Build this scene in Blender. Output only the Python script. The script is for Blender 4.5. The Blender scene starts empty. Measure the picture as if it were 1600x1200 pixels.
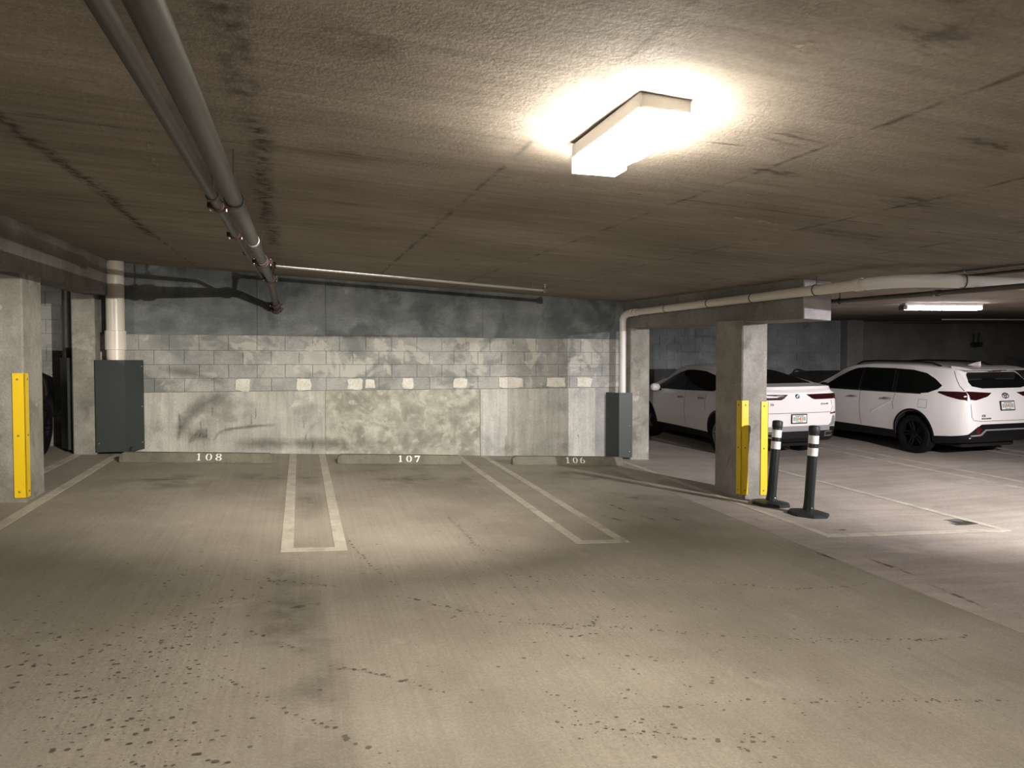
import bpy, bmesh, math, random
from mathutils import Vector, Matrix
from mathutils.bvhtree import BVHTree
from mathutils.geometry import delaunay_2d_cdt, tessellate_polygon

random.seed(7)
scene = bpy.context.scene
C = scene.collection

# ------------------------------------------------------------------ camera, world, exposure
EYE = 1.6925
cam_d = bpy.data.cameras.new('camera')
cam_d.sensor_fit = 'HORIZONTAL'; cam_d.sensor_width = 36.0
cam_d.lens = 1110.0 / 1600.0 * 36.0
cam_d.clip_end = 200
cam = bpy.data.objects.new('camera', cam_d); C.objects.link(cam)
cam.location = (0, 0, EYE)
cam.rotation_euler = (math.radians(90 - 1.7), 0, math.radians(-16.6))
scene.camera = cam

world = bpy.data.worlds.new('garage_ambient'); scene.world = world
world.use_nodes = True
world.node_tree.nodes['Background'].inputs[0].default_value = (0.75, 0.8, 0.9, 1)
world.node_tree.nodes['Background'].inputs[1].default_value = 0.02

scene.view_settings.view_transform = 'Standard'
scene.view_settings.look = 'None'
scene.view_settings.gamma = 1.0
scene.view_settings.use_curve_mapping = False
scene.view_settings.exposure = 0.72

# lamp strengths (the lamps themselves are built further down)
WARM = (1.0, 0.925, 0.80)
COOL = (1.0, 0.95, 0.95)
LED_EMIT = 122.0
SPOT_FRONT = 1560.0
TUBE_EMIT = 18.0

# ------------------------------------------------------------------ the ramp: floor and ceiling planes
SX, SY, XB, SX2, CH = -0.0475, 0.025, 7.4, 0.01, 2.73
def fz(x, y): return (SX * x if x < XB else SX * XB + SX2 * (x - XB)) + SY * y
def cz(x, y): return fz(x, y) + CH
WALL_Y = 11.45

# ------------------------------------------------------------------ helpers
def link(o, parent=None):
    C.objects.link(o)
    if parent is not None: o.parent = parent
    return o
def tag(o, label=None, cat=None, group=None, kind=None):
    if label: o['label'] = label
    if cat: o['category'] = cat
    if group: o['group'] = group
    if kind: o['kind'] = kind
    return o
def empty(name, loc, label=None, cat=None, group=None, rot=(0, 0, 0)):
    o = bpy.data.objects.new(name, None); link(o)
    o.empty_display_size = 0.1
    o.location = loc; o.rotation_euler = rot
    return tag(o, label, cat, group)
def copy_tree(o, parent=None):
    c = o.copy(); C.objects.link(c); c.parent = parent
    for ch in list(o.children): copy_tree(ch, c)
    return c

class MB:
    def __init__(s): s.v = []; s.f = []; s.m = []
    def add(s, vs, fs, mi=0):
        b = len(s.v); s.v += [tuple(p) for p in vs]
        for f in fs: s.f.append(tuple(b + i for i in f)); s.m.append(mi)
        return s
    def box(s, x0, x1, y0, y1, z0, z1, mat=None, mi=0):
        vs = [Vector((x, y, z)) for z in (z0, z1) for y in (y0, y1) for x in (x0, x1)]
        if mat: vs = [mat @ p for p in vs]
        return s.add(vs, [(0, 2, 3, 1), (4, 5, 7, 6), (0, 1, 5, 4), (2, 6, 7, 3), (0, 4, 6, 2), (1, 3, 7, 5)], mi)
    def bbox(s, x0, x1, y0, y1, z0, z1, b=0.01, mat=None):
        bm = bmesh.new(); bmesh.ops.create_cube(bm, size=1)
        for v in bm.verts:
            v.co = Vector(((x0 + x1) / 2 + v.co.x * (x1 - x0), (y0 + y1) / 2 + v.co.y * (y1 - y0), (z0 + z1) / 2 + v.co.z * (z1 - z0)))
        bmesh.ops.bevel(bm, geom=list(bm.edges), offset=b, segments=2, affect='EDGES', profile=0.6)
        bm.verts.index_update()
        s.add([(mat @ v.co if mat else v.co.copy()) for v in bm.verts], [tuple(v.index for v in f.verts) for f in bm.faces])
        bm.free(); return s
    def prism(s, poly, depth, mat=None, mi=0):
        """poly in xy, extruded 0..depth in z, then mat"""
        n = len(poly)
        vs = [Vector((p[0], p[1], 0)) for p in poly] + [Vector((p[0], p[1], depth)) for p in poly]
        if mat: vs = [mat @ p for p in vs]
        tris = tessellate_polygon([[Vector((p[0], p[1], 0)) for p in poly]])
        fs = [tuple(reversed(t)) for t in tris] + [tuple(i + n for i in t) for t in tris]
        fs += [(i, (i + 1) % n, n + (i + 1) % n, n + i) for i in range(n)]
        return s.add(vs, fs, mi)
    def hexa(s, b4, t4, mi=0):
        return s.add(list(b4) + list(t4), [(3, 2, 1, 0), (4, 5, 6, 7), (0, 1, 5, 4), (1, 2, 6, 5), (2, 3, 7, 6), (3, 0, 4, 7)], mi)
    def tube(s, pts, r, n=12, caps=True, mi=0):
        pts = [Vector(p) for p in pts]; rs = r if isinstance(r, (list, tuple)) else [r] * len(pts)
        rings = []; up = None
        for i, p in enumerate(pts):
            a = pts[max(i - 1, 0)]; b = pts[min(i + 1, len(pts) - 1)]
            d = (b - a).normalized()
            if up is None:
                up = Vector((0, 0, 1)) if abs(d.z) < 0.9 else Vector((1, 0, 0))
            u = (up - d * up.dot(d)).normalized(); w = d.cross(u); up = u
            rings.append([p + (u * math.cos(2 * math.pi * k / n) + w * math.sin(2 * math.pi * k / n)) * rs[i] for k in range(n)])
        vs = [q for rg in rings for q in rg]; fs = []
        for i in range(len(pts) - 1):
            for k in range(n):
                fs.append((i * n + k, i * n + (k + 1) % n, (i + 1) * n + (k + 1) % n, (i + 1) * n + k))
        if caps:
            fs.append(tuple(reversed(range(n)))); fs.append(tuple((len(pts) - 1) * n + k for k in range(n)))
        return s.add(vs, fs, mi)
    def lathe(s, prof, n=24, mat=None, mi=0, close=True):
        """prof = [(r, h)] around local z"""
        vs = []; fs = []
        for r, h in prof:
            for k in range(n):
                a = 2 * math.pi * k / n; p = Vector((r * math.cos(a), r * math.sin(a), h)); vs.append(mat @ p if mat else p)
        m = len(prof)
        for i in range(m - 1):
            for k in range(n):
                fs.append((i * n + k, i * n + (k + 1) % n, (i + 1) * n + (k + 1) % n, (i + 1) * n + k))
        if close:
            fs.append(tuple(reversed(range(n)))); fs.append(tuple((m - 1) * n + k for k in range(n)))
        return s.add(vs, fs, mi)
    def grid(s, xs, ys, zf, flip=False):
        nx = len(xs); vs = [(x, y, zf(x, y)) for y in ys for x in xs]; fs = []
        for j in range(len(ys) - 1):
            for i in range(nx - 1):
                f = (j * nx + i, j * nx + i + 1, (j + 1) * nx + i + 1, (j + 1) * nx + i)
                fs.append(tuple(reversed(f)) if flip else f)
        return s.add(vs, fs)
    def mesh(s, name, mats, smooth=False):
        me = bpy.data.meshes.new(name); me.from_pydata(s.v, [], s.f)
        for m in (mats if isinstance(mats, (list, tuple)) else [mats]): me.materials.append(m)
        if any(s.m): me.polygons.foreach_set('material_index', s.m)
        if smooth:
            me.polygons.foreach_set('use_smooth', [True] * len(me.polygons))
            try: me.set_sharp_from_angle(angle=math.radians(40))
            except Exception: pass
        me.update(); return me
    def build(s, name, mats, parent=None, smooth=False, fade=None):
        if fade is not None:
            me = s.mesh(name, mats, smooth); at = me.attributes.new('fade', 'FLOAT', 'POINT'); at.data.foreach_set('value', fade)
            return link(bpy.data.objects.new(name, me), parent)
        return link(bpy.data.objects.new(name, s.mesh(name, mats, smooth)), parent)

# ------------------------------------------------------------------ materials
def nodes_of(name):
    m = bpy.data.materials.new(name); m.use_nodes = True
    nt = m.node_tree; b = nt.nodes['Principled BSDF']
    return m, nt, b
def plain(name, col, rough=0.6, metal=0.0, coat=0.0, var=0.06, scale=12.0, bump=0.0, spec=0.5):
    m, nt, b = nodes_of(name); N = nt.nodes; L = nt.links
    b.inputs['Roughness'].default_value = rough; b.inputs['Metallic'].default_value = metal
    b.inputs['Specular IOR Level'].default_value = spec
    if coat: b.inputs['Coat Weight'].default_value = coat; b.inputs['Coat Roughness'].default_value = 0.08
    g = N.new('ShaderNodeNewGeometry'); t = N.new('ShaderNodeTexNoise'); t.inputs['Scale'].default_value = scale; t.inputs['Detail'].default_value = 4
    L.new(g.outputs['Position'], t.inputs['Vector'])
    mx = N.new('ShaderNodeMix'); mx.data_type = 'RGBA'
    mx.inputs[6].default_value = tuple(c * (1 - var) for c in col) + (1,); mx.inputs[7].default_value = tuple(min(1, c * (1 + var)) for c in col) + (1,)
    L.new(t.outputs['Fac'], mx.inputs[0]); L.new(mx.outputs[2], b.inputs['Base Color'])
    if bump:
        bp = N.new('ShaderNodeBump'); bp.inputs['Strength'].default_value = bump; bp.inputs['Distance'].default_value = 0.01
        L.new(t.outputs['Fac'], bp.inputs['Height']); L.new(bp.outputs['Normal'], b.inputs['Normal'])
    return m
def concrete(name, ca, cb, scale=1.6, stretch=(1, 1, 1), blot=None, blot_at=(0.58, 0.72), blot_scale=0.9, light=None, light_at=(0.62, 0.7),
             light_scale=3.0, rough=0.88, bump=0.25, fine=45.0, streak=None, blot_amt=0.75):
    m, nt, b = nodes_of(name); N = nt.nodes; L = nt.links
    b.inputs['Roughness'].default_value = rough; b.inputs['Specular IOR Level'].default_value = 0.25
    g = N.new('ShaderNodeNewGeometry')
    def mapped(st):
        mp = N.new('ShaderNodeMapping'); mp.inputs['Scale'].default_value = st; L.new(g.outputs['Position'], mp.inputs['Vector']); return mp.outputs[0]
    def noise(sc, st, det=8, rgh=0.6, dist=0.0):
        t = N.new('ShaderNodeTexNoise'); t.inputs['Scale'].default_value = sc; t.inputs['Detail'].default_value = det; t.inputs['Roughness'].default_value = rgh
        t.inputs['Distortion'].default_value = dist; L.new(mapped(st), t.inputs['Vector']); return t.outputs['Fac']
    def rng(src, a, c, lo=0.0, hi=1.0):
        r = N.new('ShaderNodeMapRange'); r.interpolation_type = 'SMOOTHSTEP'
        for i, v in enumerate((a, c, lo, hi)): r.inputs[i + 1].default_value = v
        L.new(src, r.inputs[0]); return r.outputs[0]
    def mix(fac, c0, c1, mode='MIX'):
        mx = N.new('ShaderNodeMix'); mx.data_type = 'RGBA'; mx.blend_type = mode
        for sock, val in ((mx.inputs[0], fac), (mx.inputs[6], c0), (mx.inputs[7], c1)):
            if isinstance(val, (int, float)): sock.default_value = val
            elif isinstance(val, tuple): sock.default_value = val + (1,)
            else: L.new(val, sock)
        return mx.outputs[2]
    n1 = noise(scale, stretch)
    col = mix(rng(n1, 0.3, 0.7), ca, cb)
    nf = noise(fine, (1, 1, 1), 5, 0.7)
    col = mix(1.0, col, mix(rng(nf, 0.3, 0.7), (0.86, 0.86, 0.86), (1.12, 1.12, 1.12)), 'MULTIPLY')
    if streak:
        st, ssc, lo = streak
        ns = noise(ssc, st, 6, 0.65)
        col = mix(1.0, col, mix(rng(ns, 0.3, 0.7), (lo, lo, lo), (2 - lo, 2 - lo, 2 - lo)), 'MULTIPLY')
    if blot:
        nb = noise(blot_scale, stretch, 10, 0.62, 0.6)
        f = rng(nb, blot_at[0], blot_at[1], 0.0, blot_amt)
        col = mix(f, col, blot)
    if light:
        nl = noise(light_scale, stretch, 9, 0.6, 0.4)
        col = mix(rng(nl, light_at[0], light_at[1], 0.0, 0.6), col, light)
    L.new(col, b.inputs['Base Color'])
    bp = N.new('ShaderNodeBump'); bp.inputs['Strength'].default_value = bump; bp.inputs['Distance'].default_value = 0.02
    ad = N.new('ShaderNodeMath'); ad.operation = 'ADD'; L.new(nf, ad.inputs[0]); L.new(n1, ad.inputs[1])
    L.new(ad.outputs[0], bp.inputs['Height']); L.new(bp.outputs['Normal'], b.inputs['Normal'])
    return m
def stain(name, col, scale=6.0, lo=0.42, hi=0.6, amt=0.8, stretch=(1, 1, 1)):
    """thin film of dirt with broken edges"""
    m, nt, b = nodes_of(name); N = nt.nodes; L = nt.links
    b.inputs['Base Color'].default_value = col + (1,); b.inputs['Roughness'].default_value = 0.9; b.inputs['Specular IOR Level'].default_value = 0.2
    g = N.new('ShaderNodeNewGeometry'); mp = N.new('ShaderNodeMapping'); mp.inputs['Scale'].default_value = stretch; L.new(g.outputs['Position'], mp.inputs['Vector'])
    t = N.new('ShaderNodeTexNoise'); t.inputs['Scale'].default_value = scale; t.inputs['Detail'].default_value = 8; t.inputs['Roughness'].default_value = 0.65
    L.new(mp.outputs[0], t.inputs['Vector'])
    r = N.new('ShaderNodeMapRange'); r.interpolation_type = 'SMOOTHSTEP'
    for i, v in enumerate((lo, hi, 0.0, amt)): r.inputs[i + 1].default_value = v
    L.new(t.outputs['Fac'], r.inputs[0])
    at = N.new('ShaderNodeAttribute'); at.attribute_name = 'fade'; mu = N.new('ShaderNodeMath'); mu.operation = 'MULTIPLY'
    L.new(r.outputs[0], mu.inputs[0]); L.new(at.outputs['Fac'], mu.inputs[1]); L.new(mu.outputs[0], b.inputs['Alpha'])
    return m
def emissive(name, col, strength):
    m, nt, b = nodes_of(name)
    b.inputs['Base Color'].default_value = (0.9, 0.9, 0.9, 1)
    b.inputs['Emission Color'].default_value = col + (1,); b.inputs['Emission Strength'].default_value = strength
    return m

M = {}
M['floor'] = concrete('floor_concrete', (0.275, 0.247, 0.203), (0.372, 0.338, 0.285), 0.9, blot=(0.2, 0.18, 0.135), blot_at=(0.55, 0.8), blot_scale=0.55,
                      light=(0.43, 0.395, 0.335), light_scale=1.4, streak=((14, 0.2, 1), 2.6, 0.945), bump=0.14, fine=70.0, rough=0.75, blot_amt=0.45)
M['floor_east'] = concrete('floor_concrete_east', (0.34, 0.30, 0.265), (0.45, 0.40, 0.355), 0.8, blot=(0.19, 0.17, 0.15), blot_at=(0.55, 0.8), blot_scale=0.6,
                      light=(0.50, 0.46, 0.42), light_scale=1.2, streak=((0.4, 5, 1), 1.3, 0.9), bump=0.14, rough=0.72, blot_amt=0.55)
M['ceiling'] = concrete('ceiling_concrete', (0.215, 0.184, 0.153), (0.30, 0.262, 0.222), 0.8, (0.6, 1.3, 1), blot=(0.12, 0.10, 0.085), blot_at=(0.6, 0.74), blot_scale=0.8,
                      light=(0.33, 0.295, 0.255), light_scale=1.5, streak=((0.6, 7, 1), 1.8, 0.86), bump=0.3, blot_amt=0.5)
M['wall_base'] = concrete('mortar', (0.25, 0.25, 0.235), (0.34, 0.335, 0.31), 2.0, blot=(0.2, 0.2, 0.19))
M['bond'] = concrete('bond_beam_concrete', (0.125, 0.14, 0.148), (0.215, 0.232, 0.235), 2.2, blot=(0.075, 0.086, 0.092), blot_at=(0.50, 0.64), blot_scale=1.2,
                     light=(0.36, 0.37, 0.36), light_at=(0.64, 0.72), light_scale=2.2, streak=((0.6, 1, 3), 1.4, 0.85))
M['block_a'] = concrete('block_grey', (0.27, 0.278, 0.272), (0.40, 0.405, 0.39), 2.4, blot=(0.175, 0.185, 0.18), blot_at=(0.50, 0.60), blot_scale=1.3, light=(0.54, 0.53, 0.49), light_scale=2.0, light_at=(0.55, 0.60))
M['block_b'] = concrete('block_pale', (0.29, 0.297, 0.288), (0.42, 0.425, 0.405), 2.4, blot=(0.185, 0.195, 0.188), blot_at=(0.50, 0.60), blot_scale=1.3, light=(0.55, 0.54, 0.50), light_scale=2.0, light_at=(0.55, 0.60))
M['panel_west'] = concrete('render_pale', (0.37, 0.365, 0.34), (0.52, 0.51, 0.475), 1.3, blot=(0.235, 0.235, 0.22), blot_at=(0.52, 0.68), blot_scale=1.4, streak=((5, 1, 0.35), 2.4, 0.86), light=(0.63, 0.615, 0.57), light_scale=2.2, light_at=(0.56, 0.66))
M['panel_mid'] = concrete('render_mottled', (0.29, 0.285, 0.24), (0.50, 0.495, 0.43), 4.0, blot=(0.21, 0.21, 0.175), blot_at=(0.46, 0.64), blot_scale=3.4, light=(0.58, 0.57, 0.50), light_scale=8.0, light_at=(0.52, 0.68), bump=0.5, fine=60, blot_amt=0.7)
M['panel_east'] = concrete('render_smooth', (0.36, 0.362, 0.35), (0.53, 0.525, 0.495), 1.2, blot=(0.25, 0.255, 0.25), blot_at=(0.52, 0.70), blot_scale=1.5, streak=((6, 1, 0.3), 1.6, 0.84), light=(0.60, 0.595, 0.56), light_scale=1.6)
M['panel_edge'] = concrete('render_grey', (0.27, 0.275, 0.27), (0.37, 0.37, 0.36), 2.0, blot=(0.2, 0.2, 0.2))
M['patch'] = concrete('mortar_patch', (0.60, 0.58, 0.52), (0.72, 0.70, 0.64), 5.0, bump=0.4)
M['column'] = concrete('column_concrete', (0.24, 0.232, 0.205), (0.37, 0.36, 0.33), 2.4, blot=(0.16, 0.155, 0.135), blot_at=(0.54, 0.7), blot_scale=3.0, light=(0.53, 0.52, 0.48), light_scale=4, bump=0.35)
M['beam'] = concrete('beam_concrete', (0.18, 0.175, 0.155), (0.27, 0.265, 0.24), 1.6, blot=(0.12, 0.118, 0.105), blot_at=(0.55, 0.72), blot_scale=2.0, bump=0.3)
M['beam_end_lit'] = concrete('beam_end_lit_concrete', (0.42, 0.41, 0.43), (0.56, 0.55, 0.57), 3.0, blot=(0.33, 0.32, 0.34), blot_scale=2.0)  # beam concrete made paler and cooler: lamp light painted into the colour
M['far_wall'] = concrete('far_block', (0.20, 0.21, 0.22), (0.32, 0.33, 0.34), 1.4, blot=(0.13, 0.14, 0.15), blot_at=(0.54, 0.7), blot_scale=1.0, light=(0.38, 0.39, 0.39), light_scale=2.0)
M['far_wall_dark'] = concrete('far_render', (0.17, 0.17, 0.165), (0.26, 0.255, 0.24), 1.0, blot=(0.10, 0.10, 0.1), blot_at=(0.55, 0.72), blot_scale=0.7)
M['stop'] = concrete('wheel_stop_concrete', (0.135, 0.13, 0.10), (0.20, 0.195, 0.155), 3.0, blot=(0.09, 0.09, 0.07), blot_scale=2.5, bump=0.3)
M['line'] = concrete('worn_line_paint', (0.46, 0.425, 0.355), (0.57, 0.535, 0.455), 5.0, blot=(0.34, 0.31, 0.25), blot_at=(0.5, 0.66), blot_scale=4.0, bump=0.1, rough=0.7, blot_amt=0.7)
M['digit'] = plain('white_stencil_paint', (0.82, 0.83, 0.82), 0.6)
M['yellow'] = plain('yellow_rubber', (0.88, 0.60, 0.008), 0.45, var=0.04)
M['bolt'] = plain('bolt_steel', (0.35, 0.30, 0.16), 0.5, 0.6)
M['guard'] = plain('grey_painted_steel', (0.036, 0.044, 0.045), 0.5, 0.0, var=0.05, scale=4)
M['pvc'] = plain('white_pvc', (0.74, 0.69, 0.62), 0.32, var=0.04, scale=3)
M['pvc_w'] = plain('pale_pvc', (0.76, 0.75, 0.75), 0.3, var=0.04, scale=3)
M['steel'] = plain('galvanised_pipe', (0.062, 0.058, 0.051), 0.42, 0.35, var=0.25, scale=18)
M['steel_dark'] = plain('black_steel_pipe', (0.10, 0.095, 0.085), 0.5, 0.5, var=0.25, scale=14)
M['steel_bright'] = plain('bright_galvanised_pipe', (0.62, 0.62, 0.60), 0.3, 0.85, var=0.1)
M['rust'] = plain('red_brown_coupling', (0.042, 0.012, 0.009), 0.55, 0.2, var=0.25, scale=30)
M['brass'] = plain('sprinkler_brass', (0.55, 0.5, 0.42), 0.35, 0.9)
M['black_rubber'] = plain('black_rubber', (0.016, 0.02, 0.021), 0.55, var=0.2)
M['black_plastic'] = plain('black_plastic_post', (0.012, 0.017, 0.018), 0.35, var=0.1)
M['reflective'] = plain('white_reflective_tape', (0.86, 0.85, 0.84), 0.4, var=0.03)
M['paint_white'] = plain('white_car_paint', (0.80, 0.775, 0.77), 0.3, 0.0, 0.6, var=0.01)
M['paint_black'] = plain('black_car_paint', (0.008, 0.008, 0.01), 0.25, 0.0, 0.6, var=0.02)
M['glass'] = plain('tinted_glass', (0.004, 0.005, 0.005), 0.06, 0.0, 0.0, var=0.02)
M['trim_black'] = plain('black_trim', (0.007, 0.007, 0.008), 0.5, var=0.05, spec=0.25)
M['arch'] = plain('wheel_well_black', (0.004, 0.004, 0.004), 0.9, var=0.05)
M['taillight'] = plain('dark_red_lens', (0.028, 0.004, 0.005), 0.12, 0.0, 0.5, var=0.2, scale=20)
M['red'] = plain('red_reflector', (0.10, 0.008, 0.010), 0.2, 0.0, 0.4)
M['chrome'] = plain('chrome', (0.75, 0.75, 0.76), 0.15, 1.0)
M['chrome_dark'] = plain('dark_chrome', (0.16, 0.16, 0.17), 0.25, 0.8)
M['silver'] = plain('silver_skid_plate', (0.42, 0.41, 0.43), 0.35, 0.5)
M['tyre'] = plain('tyre_rubber', (0.005, 0.005, 0.0055), 0.75, spec=0.2)
M['rim_black'] = plain('black_alloy', (0.008, 0.008, 0.009), 0.3, 0.2, spec=0.3)
M['rim_silver'] = plain('silver_alloy', (0.42, 0.42, 0.43), 0.3, 0.8)
M['plate'] = plain('plate_white', (0.75, 0.77, 0.74), 0.5)
M['plate_green'] = plain('plate_green_print', (0.07, 0.15, 0.10), 0.6)
M['plate_orange'] = plain('plate_orange_print', (0.75, 0.22, 0.08), 0.6)
M['blue'] = plain('emblem_blue', (0.03, 0.14, 0.42), 0.3)
M['seam'] = plain('panel_gap', (0.02, 0.02, 0.02), 0.8)
M['housing'] = plain('lamp_housing', (0.6, 0.6, 0.58), 0.5)
M['spot'] = plain('damp_spot', (0.125, 0.11, 0.088), 0.7, var=0.2, scale=9)
M['stain_dark'] = stain('dirt_film', (0.13, 0.12, 0.10), 5.0, 0.36, 0.66, 0.6)
M['stain_wall'] = stain('wall_dirt', (0.20, 0.197, 0.178), 5.0, 0.2, 0.6, 0.62)
M['stain_floor'] = stain('oil_film', (0.12, 0.11, 0.085), 2.2, 0.40, 0.70, 0.42)
M['stain_skid'] = stain('tyre_scuff', (0.10, 0.085, 0.07), 8.0, 0.40, 0.62, 0.75)
M['seam_dark'] = stain('form_seam_dark', (0.115, 0.098, 0.085), 14.0, 0.42, 0.60, 0.8)
M['seam_faint'] = stain('form_seam_faint', (0.13, 0.112, 0.096), 5.0, 0.40, 0.66, 0.6)
M['mark_dark'] = stain('ceiling_scuff', (0.13, 0.11, 0.095), 11.0, 0.45, 0.64, 0.55, (0.5, 1.6, 1))
M['seam_light'] = stain('form_seam_light', (0.50, 0.45, 0.38), 9.0, 0.44, 0.6, 0.8)
M['led'] = emissive('led_lens', WARM, LED_EMIT)
M['led_cool'] = emissive('led_lens_cool', COOL, LED_EMIT)
M['tube'] = emissive('fluorescent_lens', COOL, TUBE_EMIT)

# ------------------------------------------------------------------ floor
def struct(o): o['kind'] = 'structure'; return o
X0, X1, Y0, Y1 = -9.5, 23.0, -9.0, 16.6
def rngf(a, b, n): return [a + (b - a) * i / n for i in range(n + 1)]
def slab(xs, ys, zf, t):
    """closed slab following zf, thickness t (t<0 goes down)"""
    mb = MB(); nx, ny = len(xs), len(ys)
    mb.grid(xs, ys, zf, flip=t > 0); mb.grid(xs, ys, lambda x, y: zf(x, y) + t, flip=t < 0)
    o = nx * ny
    def side(ids):
        for a, b in zip(ids[:-1], ids[1:]): mb.f.append((a, b, b + o, a + o)); mb.m.append(0)
    side([i for i in range(nx)]); side([(ny - 1) * nx + i for i in range(nx)][::-1])
    side([j * nx for j in range(ny)][::-1]); side([j * nx + nx - 1 for j in range(ny)])
    return mb
SEAM_X = 4.65
floor = struct(slab(rngf(X0, SEAM_X - 0.004, 4), rngf(Y0, Y1, 6), fz, -0.25).build('floor', M['floor']))
slab([SEAM_X + 0.004, XB, 12.0, X1], rngf(Y0, Y1, 6), fz, -0.25).build('floor_slab', M['floor_east'], floor)
slab([SEAM_X - 0.004, SEAM_X + 0.004], [Y0, Y1], lambda x, y: fz(x, y) - 0.006, -0.2).build('expansion_joint', M['stain_skid'] if False else M['seam'], floor)

def floor_poly(name, pts, mat, h=0.004, parent=None):
    """flat paint film with its own thickness, following the floor"""
    n = len(pts)
    b = [(x, y, fz(x, y) - 0.002) for x, y in pts]; t = [(x, y, fz(x, y) + h) for x, y in pts]
    return MB().add(b + t, [tuple(range(n, 2 * n))] + [(i, (i + 1) % n, n + (i + 1) % n, n + i) for i in range(n)]).build(name, mat, parent or floor)
def stripe(xc, y0, y1, w=0.1): floor_poly('painted_line', [(xc - w / 2, y0), (xc + w / 2, y0), (xc + w / 2, y1), (xc - w / 2, y1)], M['line'])
YE = 6.02
for xc, y1 in ((-2.98, 11.6), (-2.48, 11.25), (-0.115, 11.4), (0.315, 11.4), (2.46, 11.38), (2.9, 11.38), (5.22, 11.05), (7.62, 15.5), (10.06, 15.5), (10.53, 15.5), (12.98, 15.5), (13.45, 15.5)):
    stripe(xc, YE, y1)
for xa, xb in ((-2.98, -2.48), (-0.115, 0.315), (2.46, 2.9), (5.22, 7.62), (10.06, 10.53), (12.98, 13.45)):
    floor_poly('painted_line', [(xa + 0.05, YE), (xb - 0.05, YE), (xb - 0.05, YE + 0.1), (xa + 0.05, YE + 0.1)], M['line'])

# damp drips on the floor: hundreds of tiny spots, uncountable
TR = [[(-0.25, 5.38), (-0.14, 5.28), (0.27, 5.08)], [(-0.25, 5.38), (-0.18, 5.2), (-0.13, 5.19)], [(0.5, 4.89), (0.7, 4.8), (1.0, 4.51), (1.3, 4.36), (1.64, 4.09)], [(-0.52, 4.53), (-0.26, 4.34), (0.02, 4.02)], [(0.15, 3.84), (0.4, 3.68), (0.69, 3.42), (0.8, 3.3)], [(-0.39, 3.78), (-0.22, 3.58), (-0.04, 3.36), (0.15, 3.16), (0.3, 2.95), (0.37, 2.84)], [(1.94, 5.19), (2.58, 4.98), (3.2, 4.79), (3.64, 4.59), (3.99, 4.58), (4.42, 4.65)], [(1.33, 4.24), (1.71, 4.16), (2.2, 3.98), (2.61, 3.83), (3.2, 3.67), (3.87, 3.58), (4.23, 3.57)], [(1.71, 3.08), (1.92, 3.08), (2.14, 3.08), (2.44, 3.02), (2.77, 2.94), (3.05, 2.91), (3.6, 2.8)], [(1.18, 3.38), (1.24, 3.21), (1.24, 3.09), (1.27, 3.02), (1.14, 2.99)], [(1.38, 2.94), (1.53, 2.89), (1.7, 2.79), (1.89, 2.76), (2.05, 2.7)], [(0.38, 6.42), (0.5, 5.64), (0.65, 5.04)], [(1.44, 7.14), (1.48, 6.56), (1.47, 5.9), (1.71, 5.84)], [(1.53, 5.22), (1.82, 5.07), (2.16, 4.65)], [(1.55, 3.97), (1.73, 4.0), (1.89, 3.98)], [(1.78, 3.67), (1.89, 3.65), (2.05, 3.56)], [(-0.46, 3.11), (-0.33, 3.03), (-0.28, 2.97)]]
drips = MB()
def spot(x, y, r):
    n = 7; e = random.uniform(0.55, 1.0); a0 = random.uniform(0, 6.28); z = 0.0025
    pts = []
    for k in range(n):
        a = a0 + 2 * math.pi * k / n; q = r * random.uniform(0.7, 1.2)
        px, py = x + q * math.cos(a), y + q * e * math.sin(a); pts.append((px, py, fz(px, py) + z))
    drips.add(pts, [tuple(range(n))])
for t in TR:
    big = 1.0
    for a, b in zip(t[:-1], t[1:]):
        d = math.dist(a, b); k = max(2, int(d / 0.034))
        for i in range(k):
            u = (i + random.uniform(-0.3, 0.3)) / k
            if random.random() < 0.22: continue
            spot(a[0] + (b[0] - a[0]) * u + random.gauss(0, 0.008), a[1] + (b[1] - a[1]) * u + random.gauss(0, 0.012), random.choice((0.007, 0.009, 0.012, 0.016)))
            if random.random() < 0.3: spot(a[0] + (b[0] - a[0]) * u + random.gauss(0, 0.05), a[1] + (b[1] - a[1]) * u + random.gauss(0, 0.05), random.choice((0.004, 0.006)))
for cx, cy, sx, sy, n in ((-0.95, 4.97, 0.3, 0.25, 70), (-1.14, 4.3, 0.3, 0.3, 130), (-0.69, 3.57, 0.2, 0.28, 130), (-1.0, 3.7, 0.25, 0.3, 120), (-0.69, 3.19, 0.2, 0.15, 70), (-1.44, 4.62, 0.3, 0.3, 60),
                         (-0.6, 4.35, 0.16, 0.2, 80), (-0.39, 4.95, 0.12, 0.1, 20), (-0.7, 5.6, 0.4, 0.25, 60), (1.25, 3.05, 0.1, 0.1, 22), (1.5, 2.9, 0.14, 0.06, 26), (2.0, 4.1, 0.7, 0.3, 60), (0.8, 4.2, 0.7, 0.5, 60),
                         (1.4, 5.4, 0.4, 0.5, 60), (2.2, 3.2, 0.6, 0.25, 50), (3.0, 4.0, 0.5, 0.4, 30), (-0.1, 5.6, 0.3, 0.3, 40), (1.7, 6.6, 0.3, 0.5, 50), (1.8, 2.7, 0.3, 0.06, 20)):
    for i in range(n): spot(random.gauss(cx, sx), random.gauss(cy, sy), random.choice((0.003, 0.004, 0.005, 0.007, 0.009, 0.013)))
drips.build('damp_spots', M['spot'], floor)['kind'] = 'stuff'

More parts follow.
